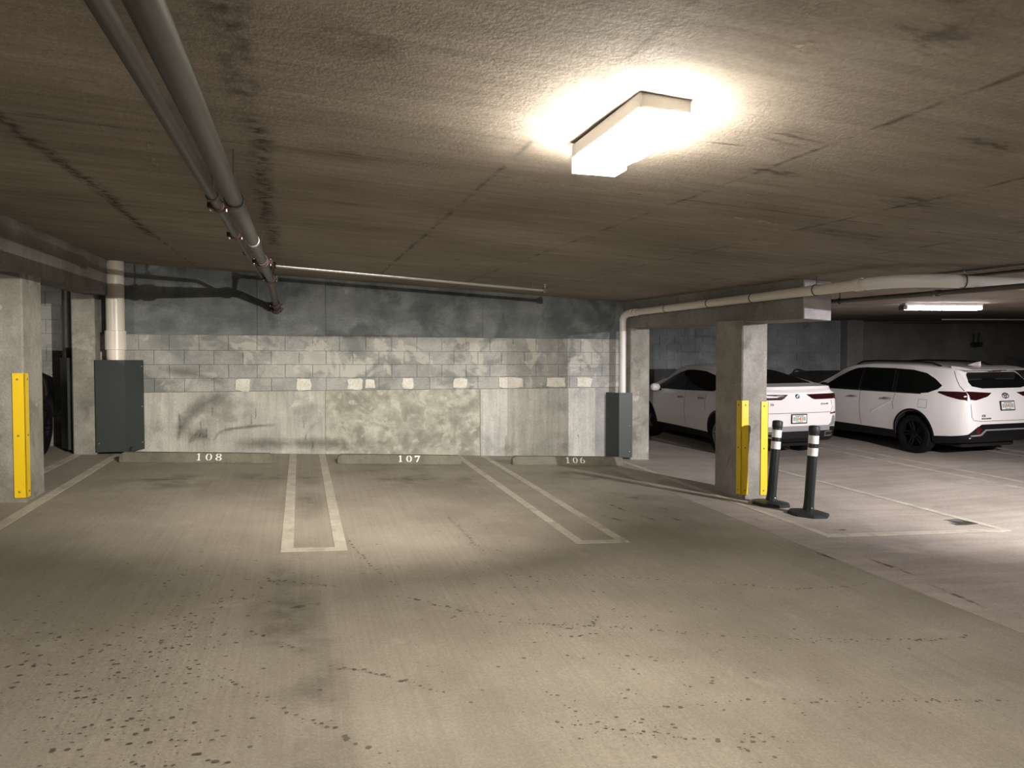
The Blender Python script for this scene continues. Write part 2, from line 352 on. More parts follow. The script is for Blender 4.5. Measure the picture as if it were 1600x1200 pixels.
def film(name, pts, mat, parent, zf, h):
    """broken film of dirt lying on a surface, n-gon outline"""
    n = len(pts); cx = sum(p[0] for p in pts) / n; cy = sum(p[1] for p in pts) / n; V = [(cx, cy)]; fd = [1.0]
    for k, f in ((0.45, 0.85), (0.75, 0.45), (1.05, 0.0)):
        for x, y in pts: V.append((cx + (x - cx) * k, cy + (y - cy) * k)); fd.append(f)
    F = [(0, 1 + i, 1 + (i + 1) % n) for i in range(n)]
    for r in range(2):
        for i in range(n): j = (i + 1) % n; F.append((1 + r * n + i, 1 + r * n + n + i, 1 + r * n + n + j, 1 + r * n + j))
    return MB().add([(x, y, zf(x, y) + h) for x, y in V], F).build(name, mat, parent, fade=fd)
def blob(cx, cy, rx, ry, n=14, rot=0.0):
    out = []
    for k in range(n):
        a = 2 * math.pi * k / n; q = random.uniform(0.75, 1.15); x, y = q * rx * math.cos(a), q * ry * math.sin(a)
        out.append((cx + x * math.cos(rot) - y * math.sin(rot), cy + x * math.sin(rot) + y * math.cos(rot)))
    return out
for cx, cy, rx, ry, rot in ((3.85, 9.6, 0.5, 0.45, 0), (-0.9, 9.4, 1.1, 0.35, 0.05), (1.5, 9.3, 0.9, 0.7, 0), (-1.6, 9.0, 0.7, 0.5, 0.2), (1.2, 10.0, 0.7, 0.3, 0), (0.1, 8.6, 0.15, 1.6, 0), (-0.05, 4.2, 0.28, 1.9, 0.05), (4.0, 8.1, 0.6, 0.3, -0.3)):
    film('stain', blob(cx, cy, rx, ry, 16, rot), M['stain_floor'], floor, fz, 0.0015)
for x, y, l, rot in ((4.62, 5.4, 0.17, 1.6), (3.62, 6.95, 0.16, 1.8), (3.2, 6.97, 0.18, 1.9), (4.88, 6.78, 0.15, 1.55), (4.05, 7.35, 0.16, 1.4), (3.5, 7.5, 0.2, 1.7), (3.9, 6.9, 0.16, 1.9), (5.0, 5.0, 0.35, 1.6), (4.9, 4.3, 0.3, 1.5), (0.03, 4.75, 0.12, 0.3), (5.6, 6.28, 0.16, 0.1)):
    film('scuff', blob(x, y, l, 0.035, 14, rot), M['stain_skid'], floor, fz, 0.002)

# floor drain by the closing line
dr = empty('floor_drain', (7.42, 6.48, fz(7.42, 6.48)), 'small rusty rectangular drain grate set in the floor by the painted corner', 'drain')
dmb = MB(); 
for a in ((-0.16, 0.16, -0.13, -0.11), (-0.16, 0.16, 0.11, 0.13), (-0.16, -0.14, -0.11, 0.11), (0.14, 0.16, -0.11, 0.11)): dmb.box(a[0], a[1], a[2], a[3], -0.02, 0.006)
dmb.build('frame', M['steel_dark'], dr)
for i in range(8):
    MB().box(-0.125 + i * 0.034, -0.107 + i * 0.034, -0.112, 0.112, -0.02, 0.004).build('slat', M['steel_dark'], dr)

# ------------------------------------------------------------------ ceiling with plywood form seams
ceiling = struct(slab([X0, 0, 4.0, XB, 12.0, X1], rngf(Y0, Y1, 6), cz, 0.3).build('ceiling', M['ceiling']))
def seam(pts, w, mat, h=0.003, name='form_seam', jit=0.0):
    """raised ridge left between form boards: jagged closed strip just proud of the slab"""
    L_ = []; R_ = []; M_ = []; P = []
    for a, b in zip(pts[:-1], pts[1:]):
        k = max(2, int(math.dist(a, b) / 0.12))
        for i in range(k): P.append((a[0] + (b[0] - a[0]) * i / k, a[1] + (b[1] - a[1]) * i / k))
    P.append(pts[-1])
    for i, p in enumerate(P):
        a = P[max(0, i - 1)]; b = P[min(len(P) - 1, i + 1)]; d = Vector((b[0] - a[0], b[1] - a[1])).normalized(); n = Vector((-d.y, d.x))
        j = random.uniform(-jit, jit)
        for lst, s in ((L_, 1), (M_, 0), (R_, -1)):
            q = w * random.uniform(0.6, 1.3) * s + j
            x, y = p[0] + n.x * q, p[1] + n.y * q; lst.append((x, y, cz(x, y) - h))
    m = len(P); mb = MB()
    mb.add(L_ + M_ + R_, [(r * m + i, r * m + i + 1, r * m + m + i + 1, r * m + m + i) for r in (0, 1) for i in range(m - 1)])
    return mb.build(name, mat, ceiling, fade=[0.0] * m + [1.0] * m + [0.0] * m)
for x in (-3.85, -1.42, 1.08, 2.32, 3.52, 4.75, -5.1, -7.5, 8.2, 10.6): seam([(x, -6), (x, 11.3 if x < 5.4 else 15.9)], 0.025, M['seam_faint'], jit=0.006)
for y in (1.55, 4.0, 6.35, 8.8): seam([(-9, y), (5.4, y)], 0.02, M['seam_faint'], jit=0.006)
seam([(-0.23, -3), (-0.23, 2.4), (-0.2, 3.9), (-0.25, 6.0), (-0.24, 8.0)], 0.09, M['seam_dark'], jit=0.02)
seam([(-1.42, 3.9), (-1.36, 5.6), (-1.45, 8.2)], 0.07, M['seam_dark'], jit=0.02)
for x, y, rx, ry, rot, mk in ((-0.03, 3.1, 0.09, 0.02, 0, 'l'), (-0.06, 2.81, 0.07, 0.012, 0, 'l'), (-0.79, 4.5, 0.03, 0.35, 0.1, 'l'), (-0.78, 4.6, 0.16, 0.02, 0.1, 'l'), (-0.97, 4.02, 0.14, 0.03, 0, 'l'), (-1.15, 3.95, 0.16, 0.02, 0, 'd'),
                              (1.55, 1.93, 0.08, 0.05, 0.2, 'l'), (1.95, 2.9, 0.2, 0.02, -0.1, 'd'), (2.38, 5.4, 0.02, 0.25, 0, 'l'), (1.69, 7.85, 0.02, 0.22, -0.1, 'd'), (3.5, 3.4, 0.3, 0.2, 0, 'd'), (2.1, 2.7, 0.25, 0.12, 0.3, 'd'),
                              (1.9, 1.75, 0.25, 0.14, 0.2, 'd'), (2.9, 2.4, 0.3, 0.1, 0.4, 'd'), (2.35, 3.2, 0.22, 0.12, 0.2, 'd'), (0.3, 3.9, 0.3, 0.1, 0, 'd'), (0.9, 3.3, 0.15, 0.05, 0.2, 'd'), (0.45, 5.3, 0.3, 0.05, 0, 'd'), (0.2, 2.5, 0.2, 0.15, 0, 'd'), (3.9, 4.4, 0.5, 0.15, 0.1, 'd'), (3.0, 4.3, 0.4, 0.04, 0.1, 'l'), (2.6, 3.7, 0.2, 0.02, 0.2, 'l')):
    film('trowel_mark', blob(x, y, rx, ry, 14, rot), M['seam_light'] if mk == 'l' else M['mark_dark'], ceiling, cz, -0.004)

# ------------------------------------------------------------------ back wall of the three bays
XL, XR = -3.06, 5.47
ZC = [1.2625, 1.4625, 1.6675, 1.878, 2.108]          # course lines of the block band
wall = MB()
def wedge(mb, xa, xb, y0, y1, zbot, ztop):
    """upright slab between x=xa..xb whose bottom and top follow functions"""
    return mb.hexa([(xa, y0, zbot(xa)), (xb, y0, zbot(xb)), (xb, y1, zbot(xb)), (xa, y1, zbot(xa))], [(xa, y0, ztop(xa)), (xb, y0, ztop(xb)), (xb, y1, ztop(xb)), (xa, y1, ztop(xa))])
flo = lambda x: fz(x, WALL_Y) - 0.02
top = lambda x: cz(x, WALL_Y) + 0.02
wedge(wall, XL, XR + 0.3, WALL_Y + 0.022, WALL_Y + 0.25, flo, top)
wall_back = struct(wall.build('wall_back', M['wall_base']))
for xa, xb in ((XL, -0.62), (-0.615, 0.385), (0.39, 2.90), (2.905, XR)):
    wedge(MB(), xa, xb, WALL_Y - 0.008, WALL_Y + 0.022, lambda x: ZC[4] + 0.006, top).build('bond_beam', M['bond'], wall_back)
for xa, xb, dep, mk in ((XL, 0.37, -0.006, 'panel_west'), (0.375, 2.855, 0.002, 'panel_mid'), (2.862, 4.925, -0.012, 'panel_east'), (4.93, XR, 0.006, 'panel_edge')):
    wedge(MB(), xa, xb, WALL_Y + dep, WALL_Y + 0.022, flo, lambda x: ZC[0] - 0.004).build('render_panel', M[mk], wall_back)
bm_cache = {}
def block(x, z0, z1, w, mat, parent, y, name='concrete_block'):
    key = (round(w, 3), round(z1 - z0, 3), mat.name)
    if key not in bm_cache:
        h = z1 - z0; c = 0.004
        mb = MB()
        b = [(0, 0.03, 0), (w, 0.03, 0), (w, 0.03, h), (0, 0.03, h)]; m_ = [(0, c, 0), (w, c, 0), (w, c, h), (0, c, h)]; f = [(c, 0, c), (w - c, 0, c), (w - c, 0, h - c), (c, 0, h - c)]
        vs = b + m_ + f; fs = [(8, 9, 10, 11)]
        for i in range(4): j = (i + 1) % 4; fs += [(i, j, 4 + j, 4 + i), (4 + i, 4 + j, 8 + j, 8 + i)]
        mb.add(vs, fs); bm_cache[key] = mb.mesh('concrete_block', mat)
    o = bpy.data.objects.new(name, bm_cache[key]); link(o, parent)
    o.location = (x, y, z0); return o
JT = 0.004; BL = 0.406
for c in range(4):
    x = XL + (0.0 if c % 2 else -0.203)
    while x < XR - 0.02:
        a = max(x, XL); b = min(x + BL - JT, XR)
        if b - a > 0.03:
            block(a, ZC[c] + JT / 2, ZC[c + 1] - JT / 2, b - a, M['block_a'] if random.random() < 0.55 else M['block_b'], wall_back, WALL_Y + random.uniform(-0.003, 0.002))
        x += BL
# pale mortar plugs along the lowest course
for x, w, h in ((-0.83, 0.2, 0.19), (0.05, 0.22, 0.19), (0.83, 0.24, 0.19), (1.06, 0.16, 0.14), (1.66, 0.18, 0.18), (2.52, 0.24, 0.17), (3.38, 0.42, 0.19), (4.2, 0.34, 0.17), (4.72, 0.3, 0.16)):
    pts = []
    for k in range(16):
        a = 2 * math.pi * k / 16; ca, sa = math.cos(a), math.sin(a); q = random.uniform(0.86, 1.08)
        pts.append((math.copysign(abs(ca) ** 0.35, ca) * w / 2 * q, math.copysign(abs(sa) ** 0.35, sa) * h / 2 * q))
    MB().prism(pts, 0.012, Matrix.Translation((x, WALL_Y - 0.003, 1.36)) @ Matrix.Rotation(math.radians(90), 4, 'X')).build('mortar_patch', M['patch'], wall_back)
for x, z, w, h in ((-0.75, 2.0, 0.26, 0.13), (0.7, 1.98, 0.2, 0.16), (1.7, 1.98, 0.22, 0.16), (2.55, 1.97, 0.16, 0.16), (3.45, 1.95, 0.12, 0.12), (3.45, 1.56, 0.28, 0.2), (0.15, 1.92, 0.2, 0.1)):
    pts = [(p[0], p[1]) for p in blob(0, 0, w / 2, h / 2, 16)]
    MB().prism(pts, 0.01, Matrix.Translation((x, WALL_Y - 0.002, z)) @ Matrix.Rotation(math.radians(90), 4, 'X')).build('mortar_smear', M['block_b'], wall_back)
def wall_ribbon(pts, w, mat, y=WALL_Y - 0.0145, name='stain'):
    P = [Vector((p[0], p[1])) for p in pts]; L_ = []; R_ = []; M_ = []
    Q = []
    for i in range(len(P) - 1):
        p0 = P[max(0, i - 1)]; p1 = P[i]; p2 = P[i + 1]; p3 = P[min(len(P) - 1, i + 2)]
        for k in range(6):
            t = k / 6; Q.append(0.5 * ((2 * p1) + (p2 - p0) * t + (2 * p0 - 5 * p1 + 4 * p2 - p3) * t * t + (3 * p1 - p0 - 3 * p2 + p3) * t ** 3))
    Q.append(P[-1])
    for i, p in enumerate(Q):
        d = (Q[min(i + 1, len(Q) - 1)] - Q[max(i - 1, 0)]).normalized(); n = Vector((-d.y, d.x))
        e = w / 2 * random.uniform(0.8, 1.2)
        e *= 1.25; L_.append((p.x + n.x * e, y, p.y + n.y * e)); M_.append((p.x, y, p.y)); R_.append((p.x - n.x * e, y, p.y - n.y * e))
    m = len(Q); en = [min(1.0, i / 4, (m - 1 - i) / 4) for i in range(m)]
    return MB().add(L_ + M_ + R_, [(r * m + i, r * m + i + 1, r * m + m + i + 1, r * m + m + i) for r in (0, 1) for i in range(m - 1)]).build(name, mat, wall_back, fade=[0.0] * m + en + [0.0] * m)
wall_ribbon([(-2.05, 1.6), (-1.54, 1.54), (-1.0, 1.36)], 0.14, M['stain_wall'])
wall_ribbon([(-0.95, 1.27), (-1.36, 1.09), (-1.63, 0.86), (-1.72, 0.53)], 0.22, M['stain_wall'])
wall_ribbon([(-1.62, 0.44), (-1.54, 0.58), (-1.44, 0.66), (-1.36, 0.58), (-1.28, 0.46)], 0.16, M['stain_dark'])
wall_ribbon([(-1.24, 0.52), (-1.15, 0.66), (-0.83, 0.72), (-0.3, 0.75)], 0.05, M['stain_wall'])
wall_ribbon([(-1.75, 0.5), (-1.71, 0.75), (-1.73, 1.0)], 0.04, M['stain_dark'])
wall_ribbon([(-1.0, 0.47), (-0.4, 0.46), (0.3, 0.44), (0.9, 0.40)], 0.18, M['stain_wall'])
wall_ribbon([(-0.2, 2.12), (0.9, 2.11), (2.2, 2.13)], 0.07, M['stain_dark'])
wall_ribbon([(4.55, 0.62), (4.6, 0.45), (4.63, 0.38)], 0.03, M['stain_dark'])
wall_ribbon([(4.6, 0.72), (4.68, 0.72)], 0.07, M['stain_dark'])
for i in range(9):
    x = random.uniform(-2.0, 0.2); z = random.uniform(0.5, 1.1); wall_ribbon([(x, z), (x + random.uniform(-0.02, 0.02), z - 0.1), (x, z - random.uniform(0.12, 0.2))], 0.02, M['stain_dark'])

# left bay wall (behind the dark car), right bay walls
wl = MB(); wedge(wl, X0, XL, 12.0, 12.25, lambda x: fz(x, 12.0) - 0.02, lambda x: cz(x, 12.0) + 0.02)
wall_west_bay = struct(wl.build('wall_back_left', M['wall_base']))
z = 0.30
for c in range(13):
    x = -5.0 + (0.203 if c % 2 else 0)
    while x < XL - 0.05:
        block(x, z + JT / 2, z + 0.203 - JT / 2, min(BL - JT, XL - x), M['block_a'] if random.random() < 0.5 else M['block_b'], wall_west_bay, 11.985)
        x += BL
    z += 0.203
wr_ = MB(); wedge(wr_, 5.8, 14.1, 16.0, 16.3, lambda x: fz(x, 16) - 0.02, lambda x: cz(x, 16) + 0.02)
wall_east_bay = struct(wr_.build('wall_back_right', M['far_wall']))
z = 0.95
for c in range(10):
    x = 7.4 + (0.203 if c % 2 else 0)
    while x < 14.0:
        block(x, z + JT / 2, z + 0.203 - JT / 2, min(BL - JT, 14.08 - x), M['far_wall'], wall_east_bay, 15.985 + random.uniform(-0.003, 0.003))
        x += BL
    z += 0.203
struct(wedge(MB(), 14.1, X1, 16.5, 16.8, lambda x: fz(x, 16.5) - 0.02, lambda x: cz(x, 16.5) + 0.02).build('wall_far_right', M['far_wall_dark']))
struct(wedge(MB(), 14.1, 14.62, 15.75, 16.5, lambda x: fz(x, 16) - 0.02, lambda x: cz(x, 16) + 0.02).build('column', M['far_wall_dark']))
struct(MB().box(5.58, 5.8, WALL_Y + 0.1, 16.1, -0.5, 3.2).build('wall_return_right', M['wall_base']))
struct(MB().box(X0 - 0.25, X0, Y0, 12.2, -1.0, 4.0).build('wall_left', M['wall_base']))
struct(MB().box(X1, X1 + 0.25, Y0, Y1, -1.5, 4.0).build('wall_right', M['far_wall_dark']))
struct(MB().box(X0 - 0.25, X1 + 0.25, Y0 - 0.25, Y0, -1.5, 4.0).build('wall_front', M['wall_base']))

# ------------------------------------------------------------------ columns and beams
def column(name, xa, xb, ya, yb, label, mat='column'):
    mb = MB(); c = 0.015
    poly = [(xa + c, ya), (xb - c, ya), (xb, ya + c), (xb, yb), (xa, yb), (xa, ya + c)]
    n = len(poly)
    mb.add([(x, y, fz(x, y) - 0.01) for x, y in poly] + [(x, y, cz(x, y) - 0.43) for x, y in poly], [tuple(reversed(range(n))), tuple(range(n, 2 * n))] + [(i, (i + 1) % n, n + (i + 1) % n, n + i) for i in range(n)])
    o = mb.build(name, M[mat]); o['label'] = label; return struct(o)
column('column', 5.44, 5.82, 7.9, 8.5, 'square concrete column with two yellow corner guards beside the delineator posts')
column('column', -2.955, -2.586, 8.0, 8.52, 'concrete column with one yellow corner guard at the left edge')
column('column', 5.47, 5.83, 11.17, 11.6, 'concrete pilaster beside the right pipe guard')
column('column', -3.03, -2.74, 11.16, 11.7, 'concrete pilaster beside the left pipe guard')
def beam(name, xa, xb, ya, yb, dep, label, mats):
    def q(x, y, d): return (x, y, cz(x, y) - d)
    o = MB().hexa([q(xa, ya, dep), q(xb, ya, dep), q(xb, yb, dep), q(xa, yb, dep)], [q(xa, ya, -0.02), q(xb, ya, -0.02), q(xb, yb, -0.02), q(xa, yb, -0.02)]).build(name, mats)
    o['label'] = label; return struct(o)
bR = beam('beam', 5.45, 5.82, 6.78, 11.75, 0.45, 'concrete ceiling beam carrying the white drain pipe', M['beam'])
def q(x, y, d): return (x, y, cz(x, y) - d)
MB().hexa([q(5.455, 6.755, 0.445), q(5.815, 6.755, 0.445), q(5.815, 6.79, 0.445), q(5.455, 6.79, 0.445)], [q(5.455, 6.755, 0.005), q(5.815, 6.755, 0.005), q(5.815, 6.79, 0.005), q(5.455, 6.79, 0.005)]).build('beam_end_lit_face', M['beam_end_lit'], bR)  # thin cover on the beam end, its lit look painted in
beam('beam', -2.96, -2.58, 6.78, 12.1, 0.49, 'dark concrete ceiling beam at the left edge', M['beam'])

# yellow corner guards
def corner_guard(x, y, sx, label, tilt=0.0):
    """L of rubber on the corner at (x, y); sx=+1 front leg runs towards +x"""
    z0 = fz(x, y) + 0.05; H = 1.22
    r = empty('corner_guard', (x, y, z0), label, 'corner guard', 'yellow corner guards on the columns')
    t = 0.012; w = 0.095
    xs = [0 - sx * t, sx * w]
    MB().bbox(min(xs), max(xs), -t, 0.0, 0, H, 0.004).build('front_leg', M['yellow'], r)
    xs = [-sx * t, 0]
    MB().bbox(min(xs), max(xs), -t, w, 0, H, 0.004).build('side_leg', M['yellow'], r)
    for zz in (0.06, 0.61, 1.16):
        MB().lathe([(0.011, 0), (0.011, 0.004), (0.005, 0.008)], 10, Matrix.Translation((sx * 0.05, -t, zz)) @ Matrix.Rotation(math.radians(90), 4, 'X')).build('bolt', M['bolt'], r)
        MB().lathe([(0.011, 0), (0.011, 0.004), (0.005, 0.008)], 10, Matrix.Translation((-sx * t, 0.05, zz)) @ Matrix.Rotation(math.radians(-90 * sx), 4, 'Y')).build('bolt', M['bolt'], r)
corner_guard(-2.586, 8.0, -1, 'yellow rubber corner guard on the column at the left edge')
corner_guard(5.44, 7.9, 1, 'yellow corner guard on the left edge of the column by the delineator posts')
corner_guard(5.82, 7.9, -1, 'yellow corner guard half hidden behind the delineator post')

# ------------------------------------------------------------------ steel pipe guards and drain pipes
def pipe_guard(name, pts, z0, z1, label, bolts):
    """bent sheet: pts is the plan outline of its face"""
    r = empty(name, (pts[0][0], pts[0][1], z0), label, 'pipe guard', 'grey steel pipe guards on the back wall')
    ox, oy = pts[0]; t = 0.006
    mb = MB(); n = len(pts)
    loc = [(p[0] - ox, p[1] - oy) for p in pts]
    inn = [(p[0], p[1] + t * 1.2) for p in loc]
    for i in range(n - 1):
        a, b, c, d = loc[i], loc[i + 1], inn[i + 1], inn[i]
        mb.hexa([(a[0], a[1], 0), (b[0], b[1], 0), (c[0], c[1], 0), (d[0], d[1], 0)], [(p[0], p[1], z1 - z0) for p in (a, b, c, d)])
    mb.build('bent_sheet', M['guard'], r)
    for bx, by, bz, ax in bolts:
        MB().lathe([(0.009, 0), (0.009, 0.004), (0.004, 0.007)], 8, Matrix.Translation((bx - ox, by - oy, bz)) @ Matrix.Rotation(ax, 4, 'Z') @ Matrix.Rotation(math.radians(90), 4, 'X')).build('screw', M['steel_bright'], r)
    return r
zl = fz(-2.55, 11.3)
pipe_guard('pipe_guard', [(-2.735, 11.12), (-2.36, 11.12), (-2.18, 11.41)], zl + 0.04, zl + 1.33, 'grey bent steel guard round the left drain pipe', [(-2.20, 11.375, 0.1, 1.01), (-2.20, 11.375, 0.62, 1.01), (-2.20, 11.375, 1.2, 1.01), (-2.70, 11.12, 0.12, 0)])
zr = fz(5.3, 11.3)
pipe_guard('pipe_guard', [(5.12, 11.42), (5.24, 11.14), (5.49, 11.14)], zr + 0.03, zr + 1.15, 'grey bent steel guard round the right drain pipe', [(5.44, 11.14, 0.1, 0), (5.44, 11.14, 0.55, 0)])
zl2 = fz(-3.2, 11.3)
pipe_guard('pipe_guard', [(-3.30, 11.62), (-3.12, 11.28), (-3.04, 11.28)], zl2 + 0.04, zl2 + 1.33, 'dark narrow steel guard in shadow behind the left pilaster', [])
dp = empty('drain_pipe', (-2.50, 11.26, zl), 'thick white vertical drain pipe above the left guard', 'pipe', 'white drain pipes')
MB().tube([(0, 0, 0.15), (0, 0, CH - 0.01)], 0.118, 28, False).build('pipe_run', M['pvc'], dp, True)
MB().lathe([(0.118, 1.47), (0.136, 1.475), (0.136, 1.74), (0.118, 1.745)], 28, None, 0, False).build('coupling', M['pvc'], dp, True)
MB().tube([(0, 0, 0.16), (0, -0.01, 0.09), (0.08, -0.03, 0.055), (0.2, -0.05, 0.05)], 0.05, 14).build('elbow', M['black_rubber'], dp, True)
dp2 = empty('drain_pipe', (-3.16, 11.5, zl2), 'shadowed vertical drain pipe above the narrow guard behind the left pilaster', 'pipe', 'white drain pipes')
MB().tube([(0, 0, 0.1), (0, 0, CH - 0.01)], 0.07, 20, False).build('pipe_run', M['steel_dark'], dp2, True)

# white drain pipe running along the right beam
PR = 0.055
def pc(x, y, h): return Vector((x, y, cz(x, y) - h))
dpr = empty('drain_pipe', (5.34, 11.22, zr), 'white drain pipe rising from the right guard and running along the beam', 'pipe', 'white drain pipes')
def arc(p0, p1, p2, n=8):
    return [p0 * (1 - t) ** 2 + p1 * 2 * t * (1 - t) + p2 * t * t for t in [i / n for i in range(n + 1)]]
o_ = Vector((5.34, 11.22, zr))
A = pc(5.34, 11.22, 0.21); B = pc(5.37, 10.9, 0.21); F_ = pc(5.375, 5.75, 0.145)
up_ = Vector((5.34, 11.22, A.z - 0.14)); bend1 = arc(up_, A, B)
MB().tube([Vector((5.34, 11.22, zr + 0.3)) - o_, up_ - o_], PR * 1.05, 20, False).build('riser', M['pvc_w'], dpr, True)
MB().tube([p - o_ for p in bend1], PR * 1.16, 20).build('elbow', M['pvc_w'], dpr, True)
MB().tube([B - o_, F_ - o_], PR, 20, False).build('pipe_run', M['pvc'], dpr, True)
G = pc(5.40, 5.28, 0.14); H_ = pc(5.80, 5.10, 0.14)
bend2 = arc(F_, G, H_, 10)
MB().tube([p - o_ for p in bend2], PR * 1.15, 22).build('sweep_elbow', M['pvc_w'], dpr, True)
MB().tube([H_ - o_, pc(7.6, 4.4, 0.15) - o_], PR, 20, False).build('pipe_run', M['pvc_w'], dpr, True)
dirr = (F_ - B).normalized()
for t in (0.02, 0.98): 
    c = B.lerp(F_, t); MB().tube([c - dirr * 0.04 - o_, c + dirr * 0.04 - o_], PR * 1.17, 20).build('coupling', M['pvc'], dpr, True)
for t in (0.22, 0.45, 0.64): 
    c = B.lerp(F_, t); MB().tube([c - dirr * 0.008 - o_, c + dirr * 0.008 - o_], PR * 1.05, 20).build('band', M['seam'], dpr, True)
def hanger(c, d, r, parent, o, mat, hang, rr=0.006):
    """clevis strap: ring round the pipe and a rod to the slab"""
    side = d.cross(Vector((0, 0, 1))).normalized(); upv = Vector((0, 0, 1))
    ring = [c + (side * math.cos(a) + upv * math.sin(a)) * (r + rr) for a in [2 * math.pi * k / 16 for k in range(16)]]
    mb = MB(); mb.tube([p - o for p in ring + [ring[0]]], rr, 6, False)
    top_ = c + upv * (r + 0.008); mb.tube([top_ - o, Vector((c.x, c.y, cz(c.x, c.y) + 0.01)) - o], 0.006, 6)
    mb.build('hanger', mat, parent, True)
for t in (0.86,): hanger(B.lerp(F_, t), dirr, PR, dpr, o_, M['steel_dark'], 0)
hanger(H_ + Vector((0.04, -0.015, 0)), (pc(7.6, 4.4, 0.15) - H_).normalized(), PR, dpr, o_, M['steel_dark'], 0)

# ------------------------------------------------------------------ sprinkler mains overhead
def pipe_line(name, pts, r, mat, label, group=None, cat='pipe'):
    o0 = Vector(pts[0]); e = empty(name, o0, label, cat, group)
    MB().tube([Vector(p) - o0 for p in pts], r, 18).build('pipe_run', mat, e, True)
    return e, o0
def clamp(e, o0, c, d, r, mat, bolts=True):
    c = Vector(c); d = Vector(d).normalized()
    MB().tube([c - d * 0.035 - o0, c - d * 0.03 - o0, c + d * 0.03 - o0, c + d * 0.035 - o0], [r * 1.12, r * 1.38, r * 1.38, r * 1.12], 18).build('coupling', mat, e, True)
    if bolts:
        s = d.cross(Vector((0, 0, 1))).normalized()
        for k in (-1, 1):
            b = c + s * k * (r * 1.6)
            MB().bbox(-0.02, 0.02, -0.03, 0.03, -0.018, 0.018, 0.004, Matrix.Translation(b - o0)).build('lug', mat, e)
            MB().tube([b - Vector((0, 0, 0.035)) - o0, b + Vector((0, 0, 0.03)) - o0], 0.008, 8).build('bolt', M['steel_bright'], e, True)
BX, BHH, BR_ = -0.335, 0.27, 0.045
big, ob = pipe_line('sprinkler_pipe', [pc(BX, y, BHH) for y in (-7.5, 0, 5, 9.1)], BR_, M['steel'], 'thick galvanised sprinkler main running along the ceiling to the wall', 'sprinkler pipes')
e0 = pc(BX, 9.1, BHH); e1 = pc(BX, 9.4, BHH + 0.01); e2 = pc(BX, 9.7, BHH + 0.05); e3 = pc(BX, 11.44, 0.53)
MB().tube([p - ob for p in arc(e0, e1, e2, 6)] + [e3 - ob], BR_ * 0.98, 16).build('drop_run', M['steel'], big, True)
clamp(big, ob, e2.lerp(e3, 0.72), e3 - e2, BR_ * 1.05, M['rust']); clamp(big, ob, e2.lerp(e3, 0.96), e3 - e2, BR_ * 1.1, M['rust'])
clamp(big, ob, pc(BX, 9.0, BHH), (0, 1, 0.025), BR_, M['rust']); clamp(big, ob, pc(BX, 7.2, BHH), (0, 1, 0.025), BR_, M['rust'])
clamp(big, ob, pc(BX, 5.75, BHH), (0, 1, 0.025), BR_ * 0.78, M['steel_bright'], False)
for y in (4.15, 7.0, 1.3): hanger(pc(BX, y, BHH), Vector((0, 1, 0.025)), BR_, big, ob, M['steel_dark'], 0)
SXP, SH, SR = -0.51, 0.15, 0.03
small, os_ = pipe_line('sprinkler_pipe', [pc(SXP, y, SH) for y in (-7.5, 0, 5, 6.4)], SR, M['steel'], 'thinner galvanised sprinkler pipe left of the thick main', 'sprinkler pipes')
MB().tube([pc(SXP, 6.4, SH) - os_, pc(SXP + 0.02, 8.6, SH + 0.02) - os_, pc(SXP + 0.1, 9.0, SH + 0.12) - os_], SR * 0.6, 12).build('reduced_run', M['steel_dark'], small, True)
clamp(small, os_, pc(SXP, 5.1, SH), (0, 1, 0.025), SR, M['rust']); clamp(small, os_, pc(SXP, 6.4, SH), (0, 1, 0.025), SR, M['rust'])
for y in (4.75, 7.6, 1.8): hanger(pc(SXP, y, SH), Vector((0, 1, 0.025)), SR * (1 if y < 6 else 0.6), small, os_, M['steel_dark'], 0)
br0 = pc(BX + 0.02, 9.25, 0.085); br1 = pc(3.3, 9.45, 0.10)
branch, obr = pipe_line('sprinkler_pipe', [br0, br1], 0.021, M['steel_bright'], 'bright horizontal sprinkler arm crossing in front of the wall top', 'sprinkler pipes')
MB().tube([pc(BX, 9.25, BHH) - obr, br0 - obr + Vector((0, 0, 0.02))], 0.026, 12).build('riser', M['rust'], branch, True)
MB().lathe([(0.02, -0.04), (0.042, -0.035), (0.042, 0.035), (0.02, 0.04)], 14, Matrix.Translation((0, 0, 0))).build('elbow', M['rust'], branch, True)
MB().bbox(-0.035, 0.035, -0.03, 0.03, -0.04, 0.04, 0.012, Matrix.Translation(br1 - obr)).build('end_elbow', M['steel_dark'], branch, True)
MB().lathe([(0.014, 0.03), (0.018, 0.05), (0.006, 0.06), (0.006, 0.075), (0.026, 0.078), (0.026, 0.083)], 12, Matrix.Translation(br1 - obr)).build('sprinkler_head', M['brass'], branch, True)
MB().tube([pc(3.12, 9.44, 0.1) - obr, pc(3.12, 9.44, -0.01) - obr], 0.006, 8).build('hanger_rod', M['steel_dark'], branch, True)

# right bay pipes and conduits
dk, od = pipe_line('sprinkler_pipe', [pc(5.93, y, 0.215) for y in (-2, 3, 8, 11, 15.5)], 0.026, M['steel_dark'], 'dark sprinkler pipe passing under the white pipe right of the beam', 'sprinkler pipes')
clamp(dk, od, pc(5.93, 5.45, 0.215), (0, 1, 0.025), 0.024, M['steel_dark'])
hanger(pc(5.93, 6.75, 0.215), Vector((0, 1, 0.025)), 0.026, dk, od, M['steel_dark'], 0)
c1 = [pc(5.98, y, 0.02) for y in (0, 3, 6.6)]; c2 = [pc(6.28, y, 0.025) for y in (0, 3, 6.4)]
pipe_line('conduit', c1, 0.012, M['steel_dark'], 'thin dark conduit on the ceiling nearest the beam end', 'ceiling conduits', 'conduit')
pipe_line('conduit', c2, 0.016, M['steel_dark'], 'thin dark conduit on the ceiling above the white pipe bend', 'ceiling conduits', 'conduit')
